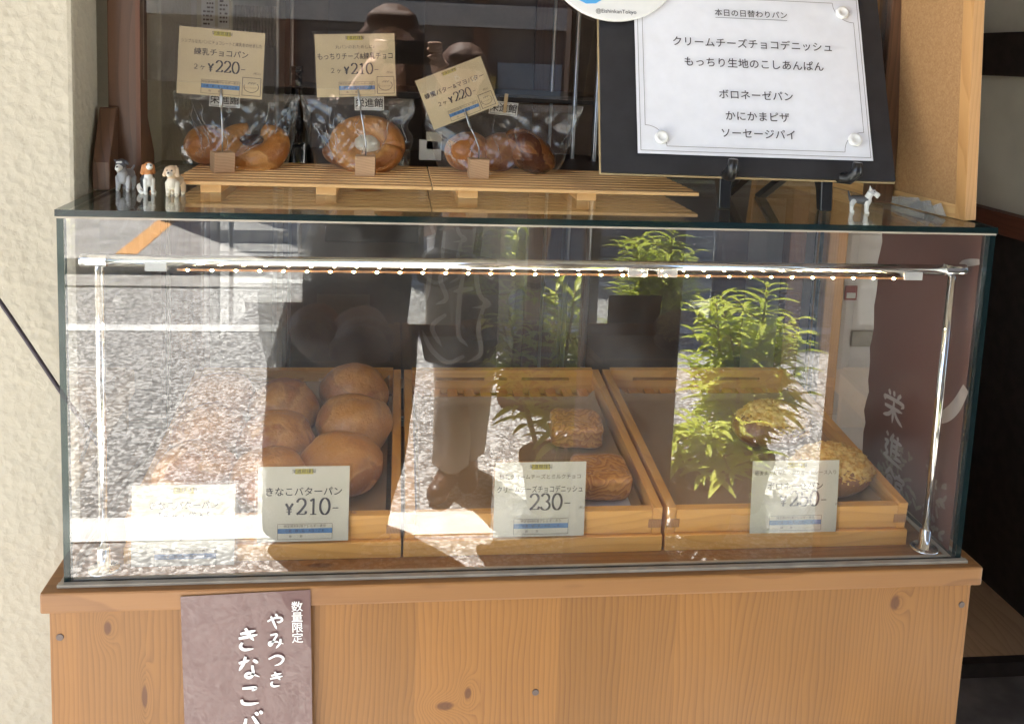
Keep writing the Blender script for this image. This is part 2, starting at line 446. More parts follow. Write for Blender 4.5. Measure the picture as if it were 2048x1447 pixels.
M['pale_band'] = plain('pale_fascia', (.4, .38, .36), .7)
M['ochre'] = plain('ochre_post', (.42, .27, .06), .6)
M['leaf_pot'] = plain('brown_pot', (.2, .1, .05), .7)
M['soil'] = plain('soil', (.05, .035, .025), .95, 0, .4, 80)
M['stem'] = plain('green_stem', (.34, .28, .1), .6)
M['skin'] = plain('skin', (.55, .35, .26), .5, 0, .06, 20)
M['hair'] = wood('dark_hair', (.11, .055, .032), (.03, .016, .01), 'z', 'x', F=300, A=1, rough=.62)
M['black_cloth'] = plain('black_cloth', (.012, .011, .012), .85, 0, .3, 40)
M['grey_shirt'] = plain('pale_shirt', (.86, .86, .88), .85, 0, .05, 30)
M['trousers'] = plain('beige_trousers', (.5, .43, .36), .9, 0, .08, 30)
M['maroon'] = plain('maroon_cloth', (.13, .025, .035), .7, 0, .2)
M['brown_bag'] = plain('brown_leather', (.055, .025, .016), .5, 0, .2)
M['shoe'] = plain('brown_shoe', (.07, .035, .02), .4)
M['phone'] = plain('dark_phone', (.02, .02, .022), .2)
M['fold'] = glass('film_glint', (.9, .9, .88), 1.5, 2.0, .15, haze=.24)  # milky white mixed in, so crease lines carry a painted highlight
M['clear_plastic'] = glass('clear_bag_plastic', (.85, .86, .86), 1.5, 2.0, .1, haze=.2, wrinkle=(20, .6, .01))
M['clothespin'] = plain('clothespin_wood', (.62, .46, .26), .6)

# sunlit coarse asphalt
_t = NT('asphalt'); _v = _t.obj(); _c = _t.voro(_v, 80, 'F1', 'Color'); _d = _t.voro(_v, 80, 'F1', 'Distance')
_w = X(_t, _t.n('SeparateColor', {0: _c.s}).outputs[0]); _big = _t.noise(_v, 1.1, 4)
_val = _t.step(_w, .1, .95, .2, .64) * _t.step(_d, .85, .4, .5, 1.0) * (_big * .4 + .8)
M['asphalt'] = _t.pbr(_t.mix(_val, (.0, .0, .0), (1., .985, .95)), .85, normal=_t.bump(_t.step(_d, .8, .1), .5, .004))

# lumpy cream render with stains and hairline cracks
_t = NT('cream_render'); _v = _t.obj()
_h1 = X(_t, _t.n('TexVoronoi', {'Vector': _v, 'Scale': 80, 'Smoothness': .35, 'Randomness': 1}, feature='SMOOTH_F1').outputs['Distance'])
_wv = _t.n('VectorMath', {0: _v, 1: _t.n('TexNoise', {'Vector': _v, 'Scale': 30, 'Detail': 2}).outputs['Color'], 2: (.0, .0, .0)}, operation='ADD').outputs[0]
_h2 = _t.noise(_v, 95, 4, .55, .4); _h3 = _t.step(_t.noise(_v, 21, 1, .4, .5), .4, .6)
_hh = _h3 * .22 + _h2 * .7 + _h1 * .7
_st = _t.step(_t.noise(_v, 7, 5, .7), .55, .85); _x, _y, _z = _t.sep(_v)
_pit = _t.step(_t.noise(_t.vec(_x * 1.0, _y, _z * 2.2), 60, 4, .75), .7, .76) * _t.step(_z, 1.0, .65) * _t.step(_t.noise(_v, 9, 2), .5, .65)
_col = _t.mix(_st, (.43, .385, .295), (.32, .28, .2)); _col = _t.mix(_pit * .8, _col, (.16, .14, .13))
_col = _t.mix(_t.step(_h2, .36, .3) * .35, _col, (.4, .34, .25))
_ck = _t.step(_t.voro(_wv, 17, 'DISTANCE_TO_EDGE'), .018, .004) * _t.step(_t.noise(_v, 14, 3), .45, .6)
_col = _t.mix(_ck * .45, _col, (.3, .25, .18))
M['render'] = _t.pbr(_col, .7, normal=_t.bump(_hh, .4, .006), spec=.4)

# cork granules
_t = NT('cork'); _v = _t.obj(); _g = _t.voro(_v, 420, 'F1', 'Color'); _gx = X(_t, _t.n('SeparateColor', {0: _g.s}).outputs[0])
M['cork'] = _t.pbr(_t.mix(_gx * .4 + _t.noise(_v, 160, 3) * .6, (.27, .135, .05), (.44, .25, .105)), .9, normal=_t.bump(_gx, .3, .001))

# bread crusts
def crust(name, lo, mid, hi, scale=14, gloss=.45, flour=0.0):
    t = NT(name); v = t.obj(4); x_, y_, z_ = t.sep(t.n('TexCoord').outputs['Object'])
    n = t.noise(v, scale, 3, .5, .6); fine = t.noise(v, 160, 4, .65)
    patch = t.step(n, .51, .545); edge = t.step(t.math('ABSOLUTE', n - .52), .05, .0) * t.noise(v, 30, 2)
    col = t.mix(t.step(z_, .0, .05), mid, t.mix(.35, mid, lo)); col = t.mix(patch * .8, col, lo); col = t.mix(edge * .45, col, hi)
    col = t.mix(t.step(fine, .55, .8) * .35, col, hi)
    col = t.mix(t.step(t.noise(v, 30, 4), .5, .72) * .55, col, lo)
    return t.pbr(col, gloss, normal=t.bump(fine * 1.4 + n * 2.5 + t.noise(v, 60, 4) * 1.6, .55, .0025), coat=.22, coat_rough=.25)
M['bun'] = crust('kinako_bun_crust', (.34, .1, .016), (.68, .305, .07), (.82, .48, .17), 10, .36)
M['roll'] = crust('glossy_roll_crust', (.22, .07, .02), (.36, .15, .045), (.52, .28, .1), 18, .3)
M['soft_bread'] = crust('soft_bread_crust', (.4, .13, .022), (.66, .3, .075), (.8, .46, .16), 16, .42)
M['glazed'] = crust('dark_glazed_crust', (.07, .02, .012), (.34, .12, .03), (.5, .25, .07), 22, .15)
_t = NT('danish_layers'); _v = _t.obj(4); _x, _y, _z = _t.sep(_v)
_d = _t.noise(_v, 24, 3, .5, .8); _rg = ((_z * 75 + _y * 42 + _d * 9.0)).fract()
_cl = _t.mix(_t.step(_rg, .1, .8), (.66, .3, .07), (.45, .165, .032)); _cl = _t.mix(_t.step(_t.noise(_v, 30, 3), .5, .75) * .6, _cl, (.4, .14, .03))
M['danish'] = _t.pbr(_cl, .3, normal=_t.bump(_rg, .5, .0025), coat=.6, coat_rough=.12)
_t = NT('egg_crumb'); _v = _t.obj(4); _n1 = _t.noise(_v, 120, 3, .6)
M['crumb'] = _t.pbr(_t.mix(_t.step(_n1, .35, .65), (.68, .34, .06), (.92, .64, .2)), .7, normal=_t.bump(_n1, .8, .003))
_t = NT('choco_cream'); M['choco'] = plain('chocolate_cream', (.05, .022, .014), .3)
M['cream'] = plain('milk_cream', (.75, .68, .5), .4)

# leaves let some light through
_t = NT('leaf'); _v = _t.obj(5); _n1 = _t.noise(_v, 12, 2)
_lc = _t.mix(_t.step(_n1, .3, .7), (.4, .5, .06), (.74, .78, .16))
M['leaf'] = _t.done(_t.n('MixShader', {0: .45, 1: _t.n('BsdfPrincipled', {'Base Color': _lc, 'Roughness': .4}).outputs[0],
                                       2: _t.n('BsdfTranslucent', {'Color': _t.mix(.5, _lc, (.7, .74, .1))}).outputs[0]}).outputs[0])
_t = NT('painted_figure'); M['paint'] = _t.pbr(_t.n('VertexColor', layer_name='paint').outputs[0], .5, normal=_t.bump(_t.noise(_t.obj(), 900, 2), .3, .0005))

# ------------------------------------------------------------------ setting: street, pavement, shop room
def sheet(name, x0, x1, y0, y1, z, mat, th=.04):
    o = MB().box(x0, x1, y0, y1, z - th, z).build(name, M[mat]); tag(o, kind='structure'); return o
sheet('street', -60, 60, -60, 8, GZ, 'asphalt')
sheet('pavement', -60, 60, -9, -4.64, GZ + .1, 'pavement', .12)
sheet('gutter', -60, 60, -4.56, -4.27, GZ + .012, 'concrete', .02)
tag(MB().box(-60, 60, -4.64, -4.56, GZ - .05, GZ + .105).build('kerb', M['concrete'], bevel=.01), kind='structure')
for y0, y1 in ((-1.577, -1.442), (-3.538, -3.429)): sheet('road_line', -40, 40, y0, y1, GZ + .004, 'line_paint', .003)
_mb = MB(); _mb.prism([(-1.33, -4.7), (-1.2, -4.7), (-1.23, -5.8), (-1.37, -6.05)], 2, GZ + .1, GZ + .104)
tag(_mb.build('pavement_marking', M['line_orange']), kind='structure')
sheet('shop_floor', -.7, 2.02, .725, 2.6, -.69, 'floor_wood', .1)
tag(MB().box(1.215, 2.6, .70, .725, GZ, -.684).build('floor_sill', M['near_black']), kind='structure')
sheet('doorstep', 1.2, 3.2, -.35, .70, GZ + .03, 'tile', .06)

w = thing('rendered_wall', 'cream wall with lumpy weathered render at the left edge', 'wall', (-.5, .15, GZ))
MB().box(-2.6, -.012, .1, .2, GZ, 1.9).build('wall_face', M['render'], w, bevel=.006)
w = thing('rendered_pillar', 'cream rendered pillar behind the dark wooden post', 'pillar', (-.2, .7, GZ))
MB().box(-.7, -.004, .505, .74, GZ, 1.9).build('pillar_face', M['render'], w, bevel=.006)
w = thing('grey_wall', 'grey upper wall with dark beam and red brown rail, right of the cork board', 'wall', (2.06, 1.7, -.69))
MB().box(2.02, 2.12, .45, 2.6, .32, 1.9).build('upper_panel', M['grey_wall'], w)
MB().box(1.995, 2.02, .45, 2.6, .677, .793).build('beam', M['near_black'], w, bevel=.003)
MB().box(1.985, 2.06, .45, 2.6, .262, .32).build('rail', M['trim_timber'], w, bevel=.003)
MB().box(2.02, 2.12, .45, 2.6, -.75, .262).build('lower_panel', M['near_black'], w)
w = thing('room_wall', 'dark brown back wall of the shop room seen behind the case', 'wall', (.6, 2.6, -.69))
MB().box(-.75, 2.02, 2.6, 2.7, -.75, 1.9).build('wall_face', M['room_dark'], w)
for x0, x1, z0, z1, m in ((.12, .5, -.1, 1.2, 'facade'), (.95, 1.1, -.69, 1.5, 'red_timber')):
    MB().box(x0, x1, 2.57, 2.6, z0, z1).build('wall_board', M[m], w, bevel=.003)
o = MB().box(-.1, -.05, .741, 2.7, -.75, 1.9).build('side_wall', M['room_grey']); tag(o, 'grey side wall running back behind the rendered pillar', 'wall')
# storefront above: eave and upper floor keep the counter in shade
w = thing('shop_front', 'upper storey and boarded eave of the shop over the counter', 'building', (0, .5, 1.9))
MB().box(-5, 6, -1.46, .25, 1.9, 1.98).build('eave', M['ceiling'], w)
MB().box(-5, 6, .25, 6, 1.9, 6).build('upper_storey', M['facade'], w)
MB().box(2.12, 6, .3, .5, GZ, 1.9).build('side_front', M['facade'], w)
MB().box(-.7, 2.02, 2.7, 2.9, -.7, 1.9).build('back_front', M['facade'], w)
p = thing('porch_post', 'dark square timber post carrying the eave in front of the case', 'post', (1.04, -1.24, GZ))
MB().box(.912, 1.176, -1.28, -1.2, GZ + .06, 1.9).build('shaft', M['dark_timber'], p, bevel=.006)
MB().box(.9, 1.188, -1.29, -1.19, GZ, GZ + .06).build('base', M['dark_timber'], p, bevel=.008)
p = thing('timber_screen', 'low dark board screen standing at the right of the shop front', 'screen', (2.0, -1.24, GZ))
MB().box(1.66, 2.35, -1.25, -1.22, GZ + .02, .42).build('boards', M['dark_timber'], p, bevel=.004)
MB().box(1.635, 1.66, -1.26, -1.21, GZ, .44).build('edge_post', M['red_timber'], p, bevel=.004)

# house across the street, seen only in the panes
w = thing('opposite_house', 'dark timber house with grey shutters across the street', 'house', (3.5, -6.6, GZ + .1))
MB().box(-1.9, 9, -10, -6.6, GZ + .1, 7.4).build('wall', M['facade'], w)
for x in (-1.85, -.62, .32, 1.05, 1.95, 2.9, 3.8): MB().box(x, x + .14, -6.6, -6.53, GZ + .1, 3).build('pillar', M['red_timber'], w, bevel=.005)
for x0, x1, z0, z1, m in ((1.28, 1.86, -.1, .62, 'shutter'), (2.16, 2.85, -.2, .8, 'shutter'), (3.1, 3.75, -.6, .9, 'shutter'), (-.4, .2, -.6, 1.0, 'facade'), (.5, 1.0, -.6, .35, 'shutter')):
    f = MB().box(x0, x1, -6.6, -6.56, z0, z1).build('window', M[m], w, bevel=.004)
    mb = MB(); k = int((z1 - z0) / .06)
    for i in range(k): mb.box(x0 + .03, x1 - .03, -6.56, -6.55, z0 + .02 + i * .06, z0 + .06 + i * .06)
    mb.build('slats', M[m], f)
MB().box(-1.85, 9, -6.6, -6.5, .92, 1.12).build('fascia', M['pale_band'], w, bevel=.01)
MB().box(1.15, 1.26, -6.6, -6.48, -.2, .5).build('ochre_post', M['ochre'], w, bevel=.004)
MB().box(2.0, 2.7, -6.6, -6.56, .84, .9).build('light_band', M['pale_band'], w)

# ------------------------------------------------------------------ counter and glass case
ct = thing('display_counter', 'knotty stained pine counter with overhanging top under the glass case', 'counter', (.6, .25, GZ))
MB().box(-.0227, 1.2227, -.0183, .56, -.0274, 0).build('countertop', M['counter_top'], ct, bevel=.003)
MB().box(-.0151, 1.2139, -.009, .55, GZ, -.0274).build('cabinet', M['counter_front'], ct, bevel=.0015)
for px, py in ((120, 1273), (1071, 1383), (1923, 1208)):
    q = at(px, py, 1, -.009); MB().lathe([(.0046, 0), (.0046, .0008), (.004, .0012)], n=14, M=Matrix.Translation(q) @ Matrix.Rotation(R(90), 4, 'X')).build('screw_plug', M['ink_soft'], ct)

gc = thing('glass_case', 'long glass display case standing on the pine counter', 'display case', (.6, .25, 0))
def pane(name, x0, x1, y0, y1, z0, z1, big, mat='glass'):
    mb = MB(); mb.box(x0, x1, y0, y1, z0, z1)
    mb.mi = [0 if i in {0: (4, 5), 1: (2, 3), 2: (0, 1)}[big] else 1 for i in range(6)]
    return mb.build(name, [M[mat], M['edge']], gc)
T = .008
pane('top_pane', -.0015, 1.2015, -.0015, D, H - T, H, 2, 'glass_top')
pane('front_pane', T + .0004, 1.2 - T - .0004, 0, T, .0008, H - T - .0027, 1)
pane('side_pane', 0, T, 0, D - .02, .0008, H - T - .0012, 0); pane('side_pane', 1.2 - T, 1.2, 0, D - .02, .0008, H - T - .0012, 0)
pane('sliding_door', .01, .62, .482, .487, .012, H - T - .008, 1); pane('sliding_door', .59, 1.19, .490, .495, .012, H - T - .008, 1)
MB().box(0, 1.2, -.0008, .0075, H - T - .0026, H - T).build('joint_strip', M['silicone'], gc)
mb = MB(); mb.box(-.006, 1.206, -.0085, -.0006, .0001, .0042); mb.box(-.006, -.0006, -.0006, .47, .0001, .0022); mb.box(1.2006, 1.206, -.0006, .47, .0001, .0022)
mb.box(.0086, 1.1914, .0086, .0135, .0001, .002); mb.box(1.184, 1.1914, .0135, .47, .0001, .002)
mb.build('seal', M['silicone'], gc, bevel=.0008)
MB().box(.01, 1.19, .478, .498, .0002, .0115).build('door_track', M['steel_dull'], gc)
MB().box(.01, 1.19, .478, .498, H - T - .0075, H - T - .0004).build('door_track', M['steel_dull'], gc)

lb = thing('light_bar', 'polished steel light bar on two slim poles inside the case', 'light', (.6, .032, 0))
Y = .032; ZB = .4065
MB().tube([(.048, Y, ZB), (1.152, Y, ZB + .002)], .0076, 24).build('tube', M['steel'], lb, smooth=True)
for a, b in ((.016, .048), (1.152, 1.183)):
    MB().tube([(a, Y, ZB + .002 * a), (b, Y, ZB + .002 * b)], .0082, 24).build('end_cap', M['steel'], lb, smooth=False, bevel=.0006)
for x in (.038, 1.165):
    z1 = ZB - .006
    pl = MB().tube([(x, Y, .001), (x, Y, z1)], .0056, 16, mi=0).build('pole', M['steel'], lb, smooth=True)
    MB().lathe([(.0195, .0003), (.0195, .0022), (.017, .0036), (.0082, .0042), (.0078, .03), (.0062, .031)], (x, Y, 0), 28).build('flange', M['steel'], pl, smooth=True)
MB().box(.132, 1.095, Y - .0062, Y + .003, ZB - .0104, ZB - .0078).build('led_strip', M['led_strip'], lb)
for i in range(33):
    x = .145 + i * .0291
    MB().ell((x, Y - .0058, ZB - .0095), (.0017, .0009, .001), 10, 6).build('diode', M['led'], lb, smooth=True)
for x in (.094, .705, .745, 1.09):
    MB().box(x, x + .026, Y - .0087, Y + .002, ZB - .0108, ZB + .0005).build('tape', M['tape'], lb, bevel=.0004)

# ------------------------------------------------------------------ bread trays
TILT, TD, TH, TZ, TY = .1123, .428, .0417, .0215, .05
TW = .1785
def tray_frame(x): return Matrix.Translation((x, TY, TZ)) @ Matrix.Rotation(TILT, 4, 'X')
tray_x = (.2385, .601, .9644)
tray_lab = ('pale pine bread tray full of round buns, by the glass on the left', 'pine bread tray with glossy square pastries in the middle', 'pine bread tray with yellow topped rolls beside the light pole')
def make_tray(label):
    t = thing('bread_tray', label, 'tray', (0, 0, 0), 'wooden trays in the glass case'); K = Matrix.Rotation(TILT, 4, 'X')
    b = .014; kw = dict(world=False, bevel=.0014)
    MB().box(-TW + b, TW - b, .0, .013, .002, TH - .004, K).build('front_board', M['tray_wood'], t, **kw)
    for s in (-1, 1):
        x0, x1 = sorted((s * TW, s * (TW - b + .0004)))
        MB().box(x0, x1, -.0006, TD, 0, TH, K).build('side_board', M['tray_side'], t, **kw)
        x0, x1 = sorted((s * (TW - .0004), s * (TW - .019)))
        MB().box(x0, x1, -.0011, -.0004, .011, .024, K).build('finger_joint', M['end_grain'], t, world=False)
    mb = MB(); xs = ((-TW + b, -.122), (-.034, -.0075), (.0075, .034), (.122, TW - b)); z0, z1 = TH - .0165, TH - .0105
    for a, c in xs: mb.box(a, c, TD - .013, TD - .001, z0, z1, K)
    mb.box(-TW + b, TW - b, TD - .013, TD - .001, .0, z0, K); mb.box(-TW + b, TW - b, TD - .013, TD - .001, z1, TH + .004, K)
    mb.build('back_board', M['tray_wood'], t, world=False)
    mb = MB()
    for i in range(11): mb.box(-TW + b + .004 + i * .0298, -TW + b + .022 + i * .0298, .014, TD - .0135, .003, .009, K)
    mb.build('floor_slats', M['tray_side'], t, world=False)
    MB().box(-TW - .0012, TW + .0012, -.007, .02, -TZ, .0015).build('base_rail', M['tray_wood'], t, **kw)
    MB().box(-TW + .01, TW - .01, TD * .95, TD * .98, -TZ, TD * .105).build('rear_foot', M['tray_side'], t, **kw)
    return t
tr0 = make_tray(tray_lab[0]); trays = [tr0] + [dup(tr0, label=l) for l in tray_lab[1:]]
for t_, x in zip(trays, tray_x): t_.location = (x, TY, TZ)

def liner(x, w, d0, d1, label, up=.03):
    K = tray_frame(x); mb = MB(); nu, nv = 26, 34; v = []; f = []
    for j in range(nv + 1):
        for i in range(nu + 1):
            a = -w + 2 * w * i / nu; d = d0 + (d1 - d0) * j / nv
            z = .0105 + .0012 * (1 + noise.noise((a * 25 + x * 9, d * 18, 1)))
            e = max(0, d - (d1 - up)); zz = z + e * .8; d = d - e * .5
            e = max(0, abs(a) - (w - .012)); zz += e * 1.1
            v.append(K @ Vector((a, d, zz)))
    for j in range(nv):
        for i in range(nu):
            k = j * (nu + 1) + i; f.append((k, k + 1, k + nu + 2, k + nu + 1))
    mb.add(v, f)
    t = thing('paper_liner', label, 'baking paper', tuple(K @ Vector((0, (d0 + d1) / 2, .01))), 'paper liners in the trays')
    mb.build('sheet', M['liner'], t, smooth=True)
liner(tray_x[0], .158, .016, TD - .02, 'brown baking paper under the round kinako buns')
liner(tray_x[1], .158, .016, TD - .06, 'brown baking paper under the square layered pastries', .012)
liner(tray_x[2], .158, .016, TD - .05, 'brown baking paper under the yellow topped rolls', .012)

def bun_mesh(mb, r, h, seed):
    def fn(d):
        p = d * 1.3 + Vector((seed * 3.1, seed, 0)); k = 1 + .1 * noise.noise(p) + .035 * noise.noise(p * 2.6) + .008 * noise.noise(p * 8)
        a = noise.noise(d * 1.1 + Vector((seed, 5, 2))); k -= .035 * math.exp(-(a / .045) ** 2) * max(0, d.z)
        return k
    mb.ell((0, 0, h * .42), (r, r * .97, h * .58), 40, 24, fn=fn)
    mb.v = [(x, y, z if z > .006 else .006 * math.exp((z - .006) / .02)) for x, y, z in mb.v]
def put_on_tray(o, tx, x, d, z=.0125):
    K = tray_frame(tx); o.location = K @ Vector((x, d, z)); o.rotation_euler = (TILT, 0, rnd.uniform(0, 6.2))
bun_pos = [(.097, .325, .058), (.102, .222, .06), (.098, .105, .061), (-.012, .272, .057), (-.008, .165, .058), (-.006, .062, .056), (-.112, .3, .056), (-.11, .19, .057), (-.108, .085, .056)]
bun_lab = ['kinako bun farthest back in the right hand row of its tray', 'kinako bun with a big cracked brown patch, middle of the right hand row', 'kinako bun half hidden by the 210 yen card',
           'kinako bun at the back of the middle row', 'kinako bun just above the 210 yen card, middle row', 'kinako bun hidden behind the 210 yen card',
           'kinako bun at the back of the leftmost row under the street reflection', 'kinako bun amid the leftmost row under the street reflection', 'kinako bun at the front of the leftmost row near the 1,260 yen card']
for i, ((x, d, r), l) in enumerate(zip(bun_pos, bun_lab)):
    mb = MB(); bun_mesh(mb, r, .082, i + 1.3); o = mb.build('bun', M['bun'], smooth=True, world=False)
    tag(o, l, 'bun', 'kinako buns in the left tray'); put_on_tray(o, tray_x[0], x, d)
def pastry(i, x, d, lab):
    def fn(dv):
        m = max(abs(dv.x), abs(dv.y)); k = 1 / (abs(dv.x) ** 6 + abs(dv.y) ** 6 + abs(dv.z) ** 6 + 1e-9) ** (1 / 6)
        k = min(k, 1.42) / 1.2
        return k * (1 + .05 * noise.noise(dv * 2.2 + Vector((i * 4, 0, 1))) + .02 * noise.noise(dv * 7 + Vector((i, 3, 1))))
    mb = MB(); mb.ell((0, 0, .024), (.05, .047, .022), 44, 26, fn=fn)
    o = mb.build('pastry', M['danish'], smooth=True, world=False); tag(o, lab, 'pastry', 'layered pastries in the middle tray')
    put_on_tray(o, tray_x[1], x, d, .014); o.rotation_euler.z = rnd.uniform(-.12, .12)
pastry(1, .098, .225, 'glossy square layered pastry, the one farther back in the tray')
pastry(2, .108, .085, 'glossy square layered pastry with wide swirls at the front of the tray')
pastry(3, -.01, .07, 'glossy square layered pastry mostly hidden behind the 230 yen card')
K = tray_frame(tray_x[1]); mb = MB(); mb.prism([(.05, .035), (.155, .04), (.15, .15), (.055, .145)], 2, .0128, .0131, K)
tag(mb.build('pastry_paper', M['label_white']), 'white square of paper under the swirled front pastry', 'paper')
def meat_roll(i, x, d, lab):
    t = thing('topped_roll', lab, 'bread roll', (0, 0, 0), 'yellow topped rolls in the right tray')
    mb = MB(); mb.ell((0, 0, .03), (.064, .046, .032), 40, 22, fn=lambda q: 1 + .05 * noise.noise(q * 2 + Vector((i, 0, 0))))
    mb.build('roll', M['roll'], t, smooth=True, world=False)
    def fc(q):
        if q.z < -.1 + .22 * noise.noise(q * 3 + Vector((i * 7, 1, 0))): return .9
        n = noise.noise(q * 5 + Vector((i, 2, 0))) * .08 + noise.noise(q * 14 + Vector((i, 2, 4))) * .1 + abs(noise.noise(q * 26 + Vector((i, 9, 4)))) * .08
        return 1.02 + n
    mb = MB(); mb.ell((0, 0, .034), (.061, .045, .034), 90, 60, fn=fc); mb.v = [(a_ + .006, b_ + .004, c_) for a_, b_, c_ in mb.v]; mb.build('crumb_topping', M['crumb'], t, smooth=True, world=False)
    put_on_tray(t, tray_x[2], x, d); t.rotation_euler.z = rnd.uniform(-.3, .3)
meat_roll(1, .095, .078, 'bread roll with yellow crumb topping at the front by the 250 yen card')
meat_roll(2, .058, .215, 'bread roll with yellow crumb topping farther back behind the plant reflection')

# ------------------------------------------------------------------ price cards
TBL = '特定原材料等アレルギー表示'
def card(label, Mx, w, h, lines, yen, mat, icon=False, group=None, table=True, holder=None):
    """Laminated card; lower left corner at the origin of Mx, facing its +z."""
    t = thing('price_card', label, 'price card', tuple(Mx.translation), group)
    MB().box(0, w, 0, h, -.0006, 0, Mx).build('sheet', M[mat], t)
    mb = MB(); mb.box(-.004, w + .004, -.004, h + .004, .0009, .0010, Mx)
    mb.build('laminate', M['film'], t)
    ink, soft, yel = MB(), MB(), MB()
    yel.box(w * .4, w * .6, h * .9, h * .97, .0001, .0002, Mx); put_text(ink, '栄進館謹製', w * .5, h * .935, h * .062, Mx, lift=.0003)
    for s, y, sz, bold in lines:
        v, f = text_geo(s, sz * h, bold); xs = [p[0] for p in v]; wd_ = max(xs) - min(xs); sx = min(1.0, w * .94 / wd_)
        put_text(soft if sz < .07 else ink, s, w * .5, y * h, sz * h, Mx, sx=sx, bold=bold)
    pre, yy, sz, x0 = yen[1:]
    if pre: put_text(ink, pre, w * (x0 - .1), (yy + .055) * h, h * .1, Mx)
    price(ink, yen[0], w * x0, yy * h, sz * h, Mx)
    put_text(soft, '(税込)', w * (x0 + .1) + sz * h * len(yen[0]) * .5, (yy + .02) * h, h * .04, Mx)
    if table:
        a, b = (.28, .73) if icon else (.22, .82)
        blue = MB(); blue.box(w * a, w * b, h * .11, h * .175, .0001, .0002, Mx); blue.build('blue_band', M['ink_blue'], t)
        for z0 in (.03, .235): ink.box(w * a, w * b, h * z0, h * z0 + .0004, .0002, .0003, Mx)
        for xx in (a, b): ink.box(w * xx, w * xx + .0004, h * .03, h * .235, .0002, .0003, Mx)
        put_text(soft, TBL, w * (a + b) / 2, h * .205, h * .042, Mx); put_text(ink, '小麦・卵・乳・大豆・ごま', w * (a + b) / 2, h * .142, h * .042, Mx)
        put_text(soft, '鶏　　　豚', w * (a + b * .4) / 1.3, h * .07, h * .035, Mx)
    if icon:
        x0, y0, s = w * .76, h * .04, h * .27
        for q in ((x0, x0 + s, y0, y0 + .0007), (x0, x0 + s, y0 + s, y0 + s + .0007)): ink.box(*q, .0002, .0003, Mx)
        for q in ((x0, x0 + .0007, y0, y0 + s), (x0 + s, x0 + s + .0007, y0, y0 + s)): ink.box(*q, .0002, .0003, Mx)
        cx_, cy_ = x0 + s * .5, y0 + s * .5
        brush(ink, [(cx_ + s * .4 * math.cos(R(a)), cy_ + s * .3 * math.sin(R(a))) for a in range(-200, 60, 20)], s * .03, Mx, lift=.0003, taper=False)
        for k in (-.12, .02, .16): brush(ink, [(cx_ + s * (k - .04), cy_ + s * .16), (cx_ + s * k, cy_ + s * .24), (cx_ + s * (k + .08), cy_ + s * .24)], s * .03, Mx, lift=.0003, taper=False)
        put_text(soft, 'まいにちのおやつ', cx_, cy_ - s * .05, s * .1, Mx, lift=.0004)
    yel.build('yellow_band', M['ink_yellow'], t); l = ink.build('lettering', M['ink'], t); soft.build('small_lettering', M['ink_soft'], t)
    return t
def face_frame(p, ry=0, lean=0, yaw=0):
    """Card frame facing the street (-y): x to the right, y up."""
    return Matrix.Translation(p) @ Matrix.Rotation(yaw, 4, 'Z') @ Matrix.Rotation(R(90) - lean, 4, 'X') @ Matrix.Rotation(ry, 4, 'Z')
G1 = 'cards standing in the glass case'
def tray_card(label, px0, px1, ptop, pbot, y, lines, yen):
    a = at(px0, pbot, 1, y); b = at(px1, pbot, 1, y); c = at(px0, ptop, 1, y); w = (b - a).length; h = c.z - a.z
    card(label, face_frame(a, 0, R(4), 0), w, h, lines, yen, 'card_pale', group=G1)
tray_card('cream card priced 1,260 yen standing in front of the left tray', 262, 468, 976, 1138, .036, [('きなこバターパン', .75, .1, .004), ('【６ヶ・袋入】', .62, .1, .004)], ('¥1,260-', '', .37, .27, .25))
tray_card('cream card priced 210 yen standing against the kinako buns', 514, 696, 938, 1084, .0415, [('きなこバターパン', .66, .125, .008)], ('¥210-', '', .36, .3, .3))
tray_card('cream card priced 230 yen for chocolate pastries', 986, 1167, 929, 1074, .0415, [('練乳クリームチーズとミルクチョコ', .8, .068, .004), ('クリームチーズチョコデニッシュ', .63, .1, .006)], ('230-', '', .36, .3, .38))
tray_card('cream card priced 250 yen in front of the yellow topped rolls', 1499, 1671, 926, 1066, .0415, [('最後まで具がたっぷりミートソース入り', .83, .066, .003), ('ボロネーゼパン', .64, .115, .008)], ('¥250-', '', .37, .29, .33))

# ------------------------------------------------------------------ slatted racks on top of the case
def rack(label, x0, x1):
    t = thing('slatted_rack', label, 'rack', ((x0 + x1) / 2, .25, H), 'slatted wood racks on the case')
    mb = MB(); n = 9; y0, y1 = .135, .372; p = (y1 - y0) / n
    for i in range(n): mb.box(x0, x1, y0 + i * p, y0 + i * p + .0165, H + .0128, H + .018)
    mb.build('slats', M['rack_wood'], t, bevel=.0009)
    for x in (x0 + .05, (x0 + x1) / 2 + .03):
        MB().box(x - .014, x + .014, y0 + .016, y1 - .012, H + .0002, H + .0126).build('runner', M['rack_wood'], t, bevel=.001)
rack('slatted pine rack carrying the two bagged breads beside the dogs', .098, .4485); rack('slatted pine rack reaching under the blackboard', .4505, .832)

